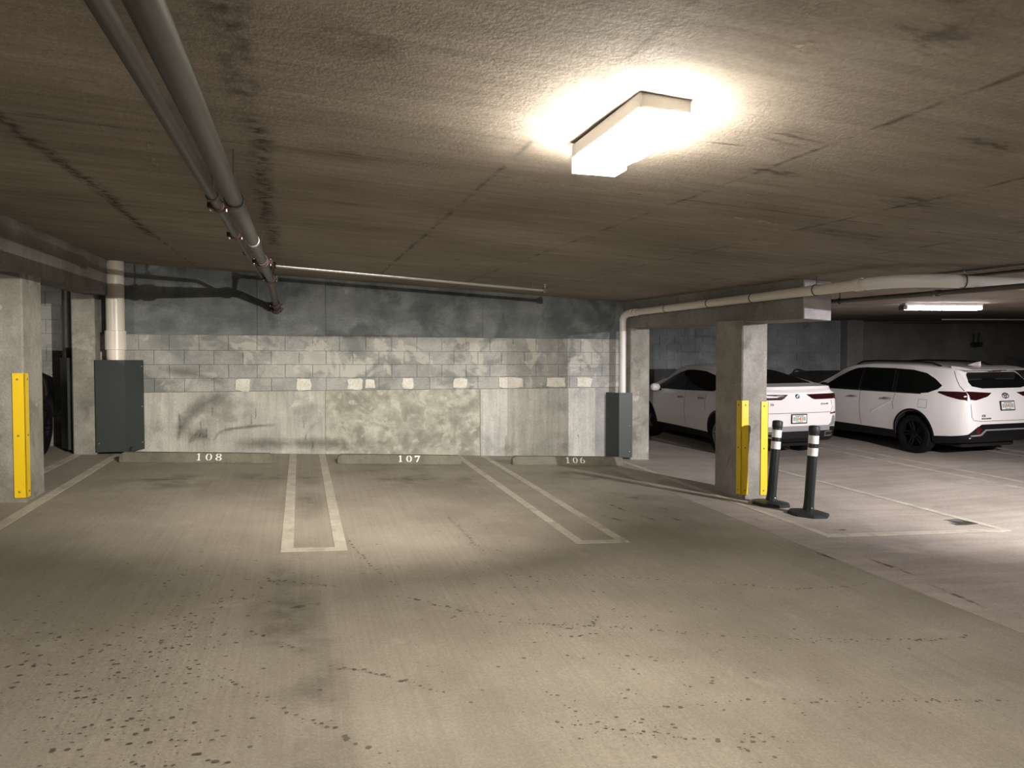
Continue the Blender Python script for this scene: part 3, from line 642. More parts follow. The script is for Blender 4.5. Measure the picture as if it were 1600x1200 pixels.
pipe_line('conduit', [pc(14.3, 13.0, 0.07), pc(16.0, 13.0, 0.06), pc(21.0, 13.0, 0.05)], 0.014, M['pvc_w'], 'pale conduit across the ceiling behind the tube light', 'ceiling conduits', 'conduit')
sh = empty('fire_sprinkler', pc(9.2, 11.0, 0.0), 'small ceiling sprinkler head above the white coupe-like car', 'sprinkler')
MB().tube([(0, 0, 0.01), (0, 0, -0.05)], 0.012, 8).build('stem', M['steel_bright'], sh, True)
MB().lathe([(0.03, -0.056), (0.03, -0.05), (0.01, -0.045)], 12).build('deflector', M['brass'], sh, True)

# security camera on the far wall
scx, scy = 19.0, 15.95; scz = 2.22
se = empty('security_camera', (scx, scy + 0.1, scz), 'small black security camera hanging on the far wall above the white SUV', 'camera')
MB().box(-0.015, 0.015, -0.015, 0.015, 0.05, 0.34, Matrix.Rotation(0.12, 4, 'Y')).build('bracket', M['steel_dark'], se)
MB().bbox(-0.06, 0.06, -0.12, 0.08, -0.06, 0.08, 0.02).build('body', M['black_plastic'], se)
MB().lathe([(0.035, 0), (0.04, 0.015), (0.02, 0.03)], 14, Matrix.Translation((-0.01, -0.12, 0.0)) @ Matrix.Rotation(math.radians(90), 4, 'X')).build('lens', M['chrome'], se, True)

# ------------------------------------------------------------------ lamps
def led_lamp(x, y, label, power, aim=(-1.2, 8.5, -0.3), cone=98, back=0.3, col=None, lens='led'):
    """twin LED heads under a shallow hood; added glowing lips front and rear keep the spot beams off the slab"""
    r = empty('ceiling_light', (x, y, cz(x, y)), label, 'ceiling light', 'twin LED ceiling lights over the aisle')
    MB().bbox(-0.112, 0.112, -0.36, 0.36, -0.065, 0.0, 0.008).build('housing', M['housing'], r)
    for s in (-1, 1):
        mt = Matrix.Translation((0, s * 0.115, -0.085)) @ Matrix.Rotation(s * math.radians(5), 4, 'X')
        MB().bbox(-0.105, 0.105, -0.11, 0.11, -0.045, 0.045, 0.015, mt).build('led_lens', M[lens], r)
        el = MB().box(-0.11, 0.11, s * 0.345 - 0.006, s * 0.345 + 0.006, -0.134, -0.06)
        for k in (-1, 1): el.box(k * 0.105 - 0.005, k * 0.105 + 0.005, min(s * 0.22, s * 0.351), max(s * 0.22, s * 0.351), -0.134, -0.06)
        el.build('added_beam_lip', M[lens], r)  # glowing lip added to block the spot beams from the ceiling
    for s, pw in ((1, power), (-1, power * back)):
        ld = bpy.data.lights.new('beam_light', 'SPOT'); ld.energy = pw; ld.color = col or WARM; ld.spot_size = math.radians(cone); ld.spot_blend = 1.0; ld.shadow_soft_size = 0.012
        lo = bpy.data.objects.new('beam_light', ld); link(lo, r); lo.location = (0, s * 0.25, -0.133)
        lo.rotation_euler = Vector((aim[0], aim[1] * s, aim[2] if s > 0 else -5.0)).to_track_quat('-Z', 'Y').to_euler()
    return r
led_lamp(1.37, 2.86, 'dazzling twin LED light on the ceiling above the aisle', SPOT_FRONT)
led_lamp(8.6, 2.4, 'twin LED ceiling light over the aisle outside the view on the right', SPOT_FRONT * 1.0, (0.0, 8.5, -1.2), 108, 0.3, COOL, 'led_cool')
led_lamp(-6.0, 2.4, 'assumed twin LED ceiling light over the aisle, unseen, outside the view on the left', SPOT_FRONT * 0.3)  # assumed lamp, never in view, weaker than the other two
tl = empty('tube_light', pc(9.55, 8.7, 0.008), 'lit white tube light on the ceiling above the parked cars', 'ceiling light', rot=(0, 0, math.radians(-14)))
MB().bbox(-0.62, 0.62, -0.08, 0.08, -0.035, 0.0, 0.008).build('housing', M['housing'], tl)
MB().bbox(-0.58, 0.62, -0.065, 0.065, -0.095, -0.036, 0.02).build('diffuser', M['tube'], tl)
MB().bbox(-0.64, -0.575, -0.075, 0.075, -0.095, -0.03, 0.008).build('end_cap', M['steel_dark'], tl)

# ------------------------------------------------------------------ wheel stops with stencilled bay numbers
SERIF = {
 '1': [[(0.18, 0), (0.62, 0), (0.62, 0.08), (0.5, 0.1), (0.5, 1), (0.34, 1), (0.16, 0.86), (0.16, 0.8), (0.32, 0.84), (0.32, 0.1), (0.18, 0.08)]],
 '7': [[(0.05, 1), (0.78, 1), (0.78, 0.9), (0.42, 0), (0.22, 0), (0.56, 0.8), (0.2, 0.8), (0.12, 0.66), (0.05, 0.66)]],
}
def ring_poly(cx, cy, rx, ry, ix, iy, a0, a1, n=14):
    o = [(cx + rx * math.cos(a0 + (a1 - a0) * k / n), cy + ry * math.sin(a0 + (a1 - a0) * k / n)) for k in range(n + 1)]
    i = [(cx + ix * math.cos(a1 + (a0 - a1) * k / n), cy + iy * math.sin(a1 + (a0 - a1) * k / n)) for k in range(n + 1)]
    return o + i
g_ = 0.16
SERIF['0'] = [ring_poly(0.42, 0.5, 0.38, 0.5, 0.19, 0.42, math.pi / 2 + g_, 1.5 * math.pi - g_), ring_poly(0.42, 0.5, 0.38, 0.5, 0.19, 0.42, -math.pi / 2 + g_, math.pi / 2 - g_)]
SERIF['8'] = [ring_poly(0.42, 0.75, 0.33, 0.25, 0.15, 0.17, math.pi / 2 + g_, 1.5 * math.pi), ring_poly(0.42, 0.75, 0.33, 0.25, 0.15, 0.17, -math.pi / 2, math.pi / 2 - g_),
              ring_poly(0.42, 0.26, 0.38, 0.27, 0.17, 0.18, math.pi / 2, 1.5 * math.pi - g_), ring_poly(0.42, 0.26, 0.38, 0.27, 0.17, 0.18, -math.pi / 2 + g_, math.pi / 2)]
SERIF['6'] = [ring_poly(0.42, 0.3, 0.38, 0.31, 0.18, 0.22, math.pi / 2 + g_, 1.5 * math.pi - g_), ring_poly(0.42, 0.3, 0.38, 0.31, 0.18, 0.22, -math.pi / 2 + g_, math.pi / 2 - g_),
              ring_poly(0.52, 0.5, 0.48, 0.5, 0.27, 0.42, math.pi / 2 + g_, math.pi + 0.2)]
def wheel_stop(xa, xb, num, xn, label):
    y0 = 10.47; L_ = xb - xa; H = 0.135; D = 0.17; tf = 0.045
    r = empty('wheel_stop', ((xa + xb) / 2, y0, fz((xa + xb) / 2, y0)), label, 'wheel stop', 'concrete wheel stops along the wall')
    r.rotation_euler = (math.atan(SY), -math.atan(SX), 0)
    bm = bmesh.new(); h = L_ / 2
    sec = [(0, 0), (D, 0), (D, 0.03), (D - tf, H), (tf, H), (0, 0.03)]
    rings = []
    for x, k in ((-h, 0.72), (-h + 0.05, 1), (h - 0.05, 1), (h, 0.72)):
        rings.append([bm.verts.new((x, D / 2 + (p[0] - D / 2) * (0.8 if k < 1 else 1), p[1] * (k if p[1] > 0.05 else 1))) for p in sec])
    for a, b in zip(rings[:-1], rings[1:]):
        for i in range(6): bm.faces.new((a[i], b[i], b[(i + 1) % 6], a[(i + 1) % 6]))
    bm.faces.new(rings[0]); bm.faces.new(list(reversed(rings[-1]))); bmesh.ops.recalc_face_normals(bm, faces=bm.faces)
    bmesh.ops.bevel(bm, geom=[e for e in bm.edges], offset=0.006, segments=1, affect='EDGES')
    me = bpy.data.meshes.new('body'); bm.to_mesh(me); bm.free(); me.materials.append(M['stop']); link(bpy.data.objects.new('body', me), r)
    # digits lie on the sloping front face
    sl = math.atan2(H - 0.03, tf); face = Matrix.Translation((0, 0, 0.03)) @ Matrix.Rotation(sl, 4, 'X')
    hgt = 0.098; x = xn - (xa + xb) / 2
    for ch in num:
        mb = MB()
        for poly in SERIF[ch]:
            mb.prism([(x + p[0] * 0.11, 0.008 + p[1] * hgt) for p in poly], 0.003, face)
        mb.build('bay_digit', M['digit'], r); x += 0.125
    for s in (-0.62, 0.62):
        MB().lathe([(0.018, 0), (0.018, 0.004)], 10, Matrix.Translation((s, D / 2, H - 0.001))).build('anchor_pin', M['steel_dark'], r)
wheel_stop(-2.32, -0.38, '108', -1.385, 'concrete wheel stop stencilled 108 beside the left pipe guard')
wheel_stop(0.50, 2.33, '107', 1.36, 'concrete wheel stop stencilled 107 between the two double lines')
wheel_stop(3.14, 5.03, '106', 4.0, 'concrete wheel stop stencilled 106 in front of the right pipe guard')

# ------------------------------------------------------------------ delineator posts
def delineator(x, y, tilt_x, tilt_y, rotz, label):
    r = empty('delineator_post', (x, y, fz(x, y)), label, 'delineator post', 'black delineator posts by the column')
    r.rotation_euler = (math.atan(SY), -math.atan(SX), rotz)
    n = 8; prof = [(0.245, 0), (0.245, 0.022), (0.225, 0.034), (0.09, 0.055)]
    mb = MB(); vs = []; fs = []
    for rr, h in prof:
        for k in range(n):
            a = 2 * math.pi * (k + 0.5) / n; vs.append((rr * math.cos(a), rr * 0.95 * math.sin(a), h))
    for i in range(3):
        for k in range(n): fs.append((i * n + k, i * n + (k + 1) % n, (i + 1) * n + (k + 1) % n, (i + 1) * n + k))
    fs += [tuple(reversed(range(n))), tuple(range(3 * n, 4 * n))]
    mb.add(vs, fs).build('base', M['black_rubber'], r)
    T = Matrix.Rotation(tilt_y, 4, 'Y') @ Matrix.Rotation(tilt_x, 4, 'X')
    MB().lathe([(0.066, 0.035), (0.066, 0.06), (0.060, 0.10), (0.057, 0.16), (0.057, 0.985), (0.0555, 1.0)], 26, T).build('post', M['black_plastic'], r, True)
    MB().lathe([(0.058, 0.965), (0.064, 0.975), (0.064, 1.035), (0.055, 1.052), (0.02, 1.058)], 26, T).build('cap', M['black_rubber'], r, True)
    for z0 in (0.70, 0.845):
        MB().lathe([(0.057, z0), (0.0585, z0 + 0.001), (0.0585, z0 + 0.094), (0.057, z0 + 0.095)], 26, T, 0, False).build('reflective_band', M['reflective'], r, True)
    MB().lathe([(0.01, 0), (0.01, 0.008), (0.004, 0.012)], 10, T @ Matrix.Translation((-0.01, -0.062, 0.09)) @ Matrix.Rotation(math.radians(90), 4, 'X')).build('bolt', M['steel_bright'], r, True)
delineator(5.63, 7.55, 0.0, 0.028, 0.2, 'black delineator post leaning beside the column, two white bands')
delineator(5.73, 6.99, 0.0, 0.004, 0.0, 'black delineator post standing nearer, clear of the column, two white bands')

# ------------------------------------------------------------------ cars
def pchip(pts):
    xs = [p[0] for p in pts]; ys = [p[1] for p in pts]; n = len(xs)
    h = [xs[i + 1] - xs[i] for i in range(n - 1)]; dl = [(ys[i + 1] - ys[i]) / h[i] for i in range(n - 1)]
    m = [dl[0]] + [0.0] * (n - 2) + [dl[-1]]
    for i in range(1, n - 1):
        if dl[i - 1] * dl[i] > 0:
            w1 = 2 * h[i] + h[i - 1]; w2 = h[i] + 2 * h[i - 1]; m[i] = (w1 + w2) / (w1 / dl[i - 1] + w2 / dl[i])
    def f(x):
        if x <= xs[0]: return ys[0]
        if x >= xs[-1]: return ys[-1]
        i = max(k for k in range(n - 1) if xs[k] <= x); t = (x - xs[i]) / h[i]
        return ys[i] * (1 + 2 * t) * (1 - t) ** 2 + m[i] * h[i] * t * (1 - t) ** 2 + ys[i + 1] * t * t * (3 - 2 * t) + m[i + 1] * h[i] * t * t * (t - 1)
    return f
def sstep(t): t = max(0.0, min(1.0, t)); return t * t * (3 - 2 * t)

def car_shell(P):
    """lofted body: y runs from the tail (0) to the nose (L)"""
    zt, zb, pl, belt = pchip(P['top']), pchip(P['bottom']), pchip(P['plan']), pchip(P['belt'])
    L_ = P['L']; ys = []
    ys += [0.5 * (i / 18) ** 1.7 for i in range(19)]
    ys += rngf(0.5, L_ - 0.5, 46)[1:]
    ys += [L_ - 0.5 * ((13 - i) / 14) ** 1.6 for i in range(14)]
    lower = pchip([(0, 0.93), (0.22, 0.972), (0.5, 1.0), (0.78, 0.992), (1, 0.962)])
    NS, NG, NR = 10, 8, 9
    V = []; ring_n = None
    for y in ys:
        top_, bot, w, bl = zt(y), zb(y), pl(y), belt(y)
        zs = min(bl, top_ - 0.07); g = sstep((top_ - bl - 0.02) / 0.42)
        crown = 0.04 + 0.03 * g
        ze = max(zs + 0.015, top_ - crown); we = w * 0.90 * (1 - g) + P['roof'] * min(1.0, w / P['plan_max']) * g
        half = [(0, bot), (w * 0.55, bot), (w * 0.86, bot + 0.01)]
        for i in range(NS):
            t = i / (NS - 1); half.append((w * lower(t), bot + 0.05 + (zs - bot - 0.05) * t))
        ws = half[-1][0]
        for i in range(1, NG + 1):
            t = i / NG; half.append((ws + (we - ws) * (t ** 1.25), zs + (ze - zs) * t))
        for i in range(1, NR + 1):
            a = math.pi / 2 * i / NR; half.append((we * max(0.0, math.cos(a)) ** 0.6, ze + (top_ - ze) * math.sin(a) ** 0.8))
        n = len(half)
        ring = [(-x, y, z) for x, z in half] + [(x, y, z) for x, z in reversed(half[1:-1])]
        ring_n = len(ring); V += ring
    F = []
    m = len(ys)
    for j in range(m - 1):
        for k in range(ring_n):
            a, b = j * ring_n + k, j * ring_n + (k + 1) % ring_n
            F.append((a, b, b + ring_n, a + ring_n))
    nh = ring_n // 2 + 1                                   # points of one half, bottom to top
    def right(i): return 0 if i == 0 else (nh - 1 if i == nh - 1 else nh + (nh - 2 - i))
    for base, flip in ((0, True), ((m - 1) * ring_n, False)):
        for i in range(nh - 1):
            f = []
            for k in (i, i + 1, right(i + 1), right(i)):
                if base + k not in f: f.append(base + k)
            if len(f) > 2: F.append(tuple(f) if flip else tuple(reversed(f)))
    return V, F

class Car:
    def __init__(s, name, loc, P, paint, label, rim):
        s.P = P; s.root = empty(name, loc, label, 'car')
        s.root.rotation_euler = (math.atan(SY), -math.atan(SX2 if loc[0] > XB else SX), 0)
        V, F = car_shell(P)
        s.bvh = BVHTree.FromPolygons([Vector(v) for v in V], F)
        me = bpy.data.meshes.new('body'); me.from_pydata(V, [], F); me.materials.append(paint); me.materials.append(M['arch']); me.materials.append(M['trim_black']); clad = pchip(P['clad'])
        bm = bmesh.new(); bm.from_mesh(me); bmesh.ops.recalc_face_normals(bm, faces=bm.faces); bm.to_mesh(me); bm.free()
        tmp = bpy.data.objects.new('tmp', me); C.objects.link(tmp); cut = []
        for ya in P['axles']:
            for sx in (-1, 1):
                c = MB().lathe([(P['arch_r'], 0.0), (P['arch_r'], 0.6)], 40, Matrix.Translation((sx * 0.56 if sx > 0 else -0.56 - 0.6, ya, P['wheel_r'] + 0.02)) @ Matrix.Rotation(math.radians(90), 4, 'Y')).build('cut', M['arch'])
                md = tmp.modifiers.new('b', 'BOOLEAN'); md.operation = 'DIFFERENCE'; md.solver = 'EXACT'; md.object = c; cut.append(c)
        dg = bpy.context.evaluated_depsgraph_get(); bme = bpy.data.meshes.new_from_object(tmp.evaluated_get(dg))
        for c in cut + [tmp]: bpy.data.objects.remove(c)
        for p in bme.polygons:
            ctr = p.center
            mi = 2 if ctr.z < clad(ctr.y) - 0.02 else 0
            for ya in P['axles']:
                d = math.hypot(ctr.y - ya, ctr.z - P['wheel_r'] - 0.02)
                if d < P['arch_r'] + 0.004 and abs(ctr.x) < 0.99 * P['plan_max'] and ctr.z < P['wheel_r'] + P['arch_r'] + 0.05 and (d < P['arch_r'] - 0.01 or abs(p.normal.x) < 0.3): mi = 1
            p.material_index = mi; p.use_smooth = True
        try: bme.set_sharp_from_angle(angle=math.radians(35))
        except Exception: pass
        bme.name = 'body'; s.body = link(bpy.data.objects.new('body', bme), s.root)
        # wheels
        for ya in P['axles']:
            for sx in (-1, 1): s.wheel(sx, ya, rim)
    def wheel(s, sx, ya, rim):
        r = s.P['wheel_r']; w = 0.235; xo = s.P['plan_max'] - 0.035
        e = bpy.data.objects.new('wheel', None); link(e, s.root); e.location = (sx * (xo - w / 2), ya, r)
        R = Matrix.Rotation(math.radians(90 * sx), 4, 'Y')      # local z -> outwards
        rr = r * 0.70
        MB().lathe([(rr, -w / 2), (r * 0.94, -w / 2), (r, -w / 2 + 0.04), (r, w / 2 - 0.04), (r * 0.95, w / 2 - 0.005), (r * 0.82, w / 2 + 0.004), (rr, w / 2 - 0.012)], 44, R, 0, False).build('tyre', M['tyre'], e, True)
        MB().lathe([(rr, w / 2 - 0.012), (rr * 0.95, w / 2 - 0.016), (rr * 0.92, w / 2 - 0.05), (rr * 0.9, 0.0)], 44, R, 0, False).build('rim', rim, e, True)
        MB().lathe([(rr * 0.92, -0.03), (rr * 0.2, -0.02)], 30, R).build('brake_disc', M['arch'], e)
        sp = MB()
        for k in range(5):
            for o in (-0.13, 0.13):
                a = 2 * math.pi * k / 5 + 0.3
                p0 = Vector((0.055 * math.cos(a + o * 3), 0.055 * math.sin(a + o * 3), w / 2 - 0.045)); p1 = Vector((rr * 0.94 * math.cos(a + o), rr * 0.94 * math.sin(a + o), w / 2 - 0.025))
                sp.tube([R @ p0, R @ p1], [0.022, 0.015], 6)
        sp.build('spokes', rim, e, True)
        MB().lathe([(0.075, w / 2 - 0.06), (0.07, w / 2 - 0.03), (0.03, w / 2 - 0.02)], 20, R).build('hub_cap', rim, e, True)
    def hit(s, side, a, b):
        if side == 'L': o, d = Vector((-3, a, b)), Vector((1, 0, 0))
        elif side == 'R': o, d = Vector((3, a, b)), Vector((-1, 0, 0))
        elif side == 'B': o, d = Vector((a, -2, b)), Vector((0, 1, 0))
        elif side == 'F': o, d = Vector((a, 8, b)), Vector((0, -1, 0))
        else: o, d = Vector((a, b, 4)), Vector((0, 0, -1))
        loc, nor, i, dist = s.bvh.ray_cast(o, d)
        if loc is None:
            loc, nor, i, dist = s.bvh.find_nearest({'L': Vector((-0.9, a, b)), 'R': Vector((0.9, a, b)), 'B': Vector((a, 0.1, b)), 'F': Vector((a, s.P['L'], b)), 'T': Vector((a, b, 1.5))}[side])
        if nor.dot(d) > 0: nor = -nor
        return loc, nor
    def patch(s, name, poly, side, mat, off=0.004, step=0.05, parent=None):
        """piece of trim or glass lying on the body, with a skirt that gives it thickness"""
        B = []
        n = len(poly)
        for i in range(n):
            p, q_ = Vector(poly[i]), Vector(poly[(i + 1) % n]); k = max(1, int((q_ - p).length / step))
            for j in range(k): B.append(p.lerp(q_, j / k))
        nb = len(B); pts = list(B)
        x0, x1 = min(p.x for p in B), max(p.x for p in B); y0, y1 = min(p.y for p in B), max(p.y for p in B)
        def inside(px, py):
            c = False; j = nb - 1
            for i in range(nb):
                if (B[i].y > py) != (B[j].y > py) and px < (B[j].x - B[i].x) * (py - B[i].y) / (B[j].y - B[i].y) + B[i].x: c = not c
                j = i
            return c
        y = y0 + step / 2
        while y < y1:
            x = x0 + step / 2
            while x < x1:
                if inside(x, y) and min((Vector((x, y)) - b).length for b in B) > step * 0.4: pts.append(Vector((x, y)))
                x += step
            y += step
        vs, es, fs, ov, oe, of = delaunay_2d_cdt(pts, [(i, (i + 1) % nb) for i in range(nb)], [], 1, 1e-6)
        out = []; sk = []
        for v in vs:
            l, nr = s.hit(side, v.x, v.y); out.append(l + nr * off); sk.append(l - nr * 0.006)
        mp = {}
        for i, o in enumerate(ov):
            for j in o: mp[j] = i
        F = [tuple(f) for f in fs]; N0 = len(out); allv = list(out); sid = {}
        for i in range(nb):
            sid[i] = len(allv); allv.append(sk[mp[i]])
        for i in range(nb):
            j = (i + 1) % nb; F.append((mp[i], mp[j], sid[j], sid[i]))
        bm = bmesh.new(); bv = [bm.verts.new(v) for v in allv]
        for f in F:
            try: bm.faces.new([bv[i] for i in f])
            except ValueError: pass
        bmesh.ops.recalc_face_normals(bm, faces=bm.faces)
        # make sure the broad side looks outwards
        c = s.hit(side, sum(p.x for p in B) / nb, sum(p.y for p in B) / nb)[1]
        if sum((f.normal.dot(c)) * f.calc_area() for f in bm.faces) < 0: bmesh.ops.reverse_faces(bm, faces=bm.faces)
        me = bpy.data.meshes.new(name); bm.to_mesh(me); bm.free(); me.materials.append(mat)
        for p in me.polygons: p.use_smooth = True
        try: me.set_sharp_from_angle(angle=math.radians(40))
        except Exception: pass
        return link(bpy.data.objects.new(name, me), parent or s.root)
    def sides(s, name, poly, mat, off=0.004, step=0.06, which='LR'):
        return [s.patch(name, poly, k, mat, off, step) for k in which]
    def line(s, name, pts, side, w, mat, off=0.0015):
        """panel gap: narrow strip along pts"""
        P_ = [Vector(p) for p in pts]; l = []; r = []
        for i, p in enumerate(P_):
            d = (P_[min(i + 1, len(P_) - 1)] - P_[max(i - 1, 0)]).normalized(); n = Vector((-d.y, d.x)) * w / 2; l.append(tuple(p + n)); r.append(tuple(p - n))
        return s.patch(name, l + r[::-1], side, mat, off, 0.05)
    def text(s, name, string, x, z, size, mat, side='B', width=None):
        cu = bpy.data.curves.new(name, 'FONT'); cu.body = string; cu.size = size; cu.extrude = 0.003; cu.align_x = 'CENTER'
        t = bpy.data.objects.new(name, cu); C.objects.link(t)
        dg = bpy.context.evaluated_depsgraph_get(); dg.update()
        me = bpy.data.meshes.new_from_object(t.evaluated_get(dg)); bpy.data.objects.remove(t)
        me.name = name; me.materials.clear(); me.materials.append(mat)
        l, n = s.hit(side, x, z)
        y_ = Vector((0, 0, 1)); zax = n.normalized(); xax = y_.cross(zax).normalized(); yax = zax.cross(xax)
        o = link(bpy.data.objects.new(name, me), s.root)
        o.matrix_local = Matrix.Translation(l + n * 0.003) @ Matrix((xax, yax, zax)).transposed().to_4x4()
        return o
    def frame_at(s, side, a, b):
        l, n = s.hit(side, a, b); zax = n.normalized(); xax = Vector((0, 0, 1)).cross(zax).normalized(); yax = zax.cross(xax)
        return Matrix.Translation(l) @ Matrix((xax, yax, zax)).transposed().to_4x4()
    def plate(s, z, y_off=0.01):
        m = s.frame_at('B', 0, z)
        fr = MB().bbox(-0.168, 0.168, -0.088, 0.088, 0.0, 0.02, 0.006, m).build('license_plate', M['trim_black'], s.root)
        MB().bbox(-0.15, 0.15, -0.07, 0.07, 0.018, 0.023, 0.004, m).build('plate_face', M['plate'], fr)
        rs = random.Random(3)
        for i in range(6):
            x = -0.115 + i * 0.04 + (0.025 if i > 2 else 0)
            MB().box(x - 0.009, x + 0.009, -0.035, 0.035, 0.0225, 0.0245, m).build('plate_print', M['plate_green'], fr)
        MB().lathe([(0.028, 0.0225), (0.028, 0.0248)], 12, m @ Matrix.Translation((0.012, 0.0, 0))).build('plate_print', M['plate_orange'], fr)
        MB().box(-0.09, 0.09, 0.045, 0.058, 0.0225, 0.0245, m).build('plate_print', M['plate_green'], fr)
        MB().box(-0.07, 0.07, -0.06, -0.05, 0.0225, 0.0245, m).build('plate_print', M['plate_green'], fr)
    def handle(s, y, z):
        for side, sx in (('L', -1), ('R', 1)):
            l, n = s.hit(side, y, z)
            MB().tube([Vector((l.x, y - 0.11, z)), Vector((l.x + sx * 0.035, y - 0.07, z + 0.003)), Vector((l.x + sx * 0.035, y + 0.06, z)), Vector((l.x, y + 0.1, z - 0.003))], [0.012, 0.017, 0.017, 0.012], 10).build('door_handle', M['silver'], s.root, True)
    def mirror(s, y, z, mat, cap):
        for sx in (-1, 1):
            l, n = s.hit('L' if sx < 0 else 'R', y, z)
            mb = MB(); R_ = []
            m = Matrix.Translation((l.x + sx * 0.15, y - 0.02, z + 0.07)) @ Matrix.Diagonal((0.125, 0.085, 0.085, 1))
            prof = [(max(0.02, math.sin(math.pi * i / 8)) ** 0.8, -math.cos(math.pi * i / 8)) for i in range(9)]
            mb.lathe(prof, 14, m).build('side_mirror', cap, s.root, True)
            MB().hexa([(l.x, y - 0.03, z - 0.01), (l.x + sx * 0.12, y - 0.03, z + 0.02), (l.x + sx * 0.12, y + 0.03, z + 0.02), (l.x, y + 0.05, z - 0.01)], [(l.x, y - 0.03, z + 0.03), (l.x + sx * 0.12, y - 0.03, z + 0.05), (l.x + sx * 0.12, y + 0.03, z + 0.05), (l.x, y + 0.05, z + 0.03)]).build('mirror_arm', mat, s.root)

def arch_ring(P, ya, r0, r1, zlo, n=20):
    zc = P['wheel_r'] + 0.02
    a0 = math.asin(max(-1, min(1, (zlo - zc) / r1)))
    o = [(ya + r1 * math.cos(a0 + (math.pi - 2 * a0) * k / n), zc + r1 * math.sin(a0 + (math.pi - 2 * a0) * k / n)) for k in range(n + 1)]
    i = [(ya + r0 * math.cos(a0 + (math.pi - 2 * a0) * k / n), zc + r0 * math.sin(a0 + (math.pi - 2 * a0) * k / n)) for k in range(n, -1, -1)]
    return o + i

# ---- family SUV (right) -------------------------------------------------------------
SUV = dict(clad=[(0, 0.46), (0.12, 0.46), (0.3, 0.42), (0.5, 0.39), (4.6, 0.38), (4.95, 0.5)], L=4.95, roof=0.71, plan_max=0.965, wheel_r=0.375, arch_r=0.43, axles=(1.16, 4.01),
    top=[(0, 0.84), (0.02, 0.98), (0.05, 1.10), (0.09, 1.22), (0.16, 1.34), (0.27, 1.49), (0.40, 1.62), (0.55, 1.675), (1.0, 1.705), (1.6, 1.73), (2.3, 1.73), (2.9, 1.69), (3.2, 1.62), (3.9, 1.24), (4.05, 1.19), (4.5, 1.11), (4.8, 0.99), (4.92, 0.82), (4.95, 0.62)],
    bottom=[(0, 0.42), (0.1, 0.34), (0.5, 0.27), (1.2, 0.22), (4.0, 0.22), (4.6, 0.22), (4.95, 0.34)],
    plan=[(0, 0.70), (0.03, 0.78), (0.08, 0.85), (0.18, 0.905), (0.4, 0.945), (0.9, 0.968), (1.25, 0.97), (1.9, 0.938), (2.6, 0.93), (3.3, 0.938), (4.0, 0.965), (4.5, 0.90), (4.75, 0.80), (4.88, 0.66), (4.95, 0.5)],
    belt=[(0, 1.16), (0.5, 1.16), (1.2, 1.13), (2.5, 1.11), (3.9, 1.09), (4.95, 1.0)])
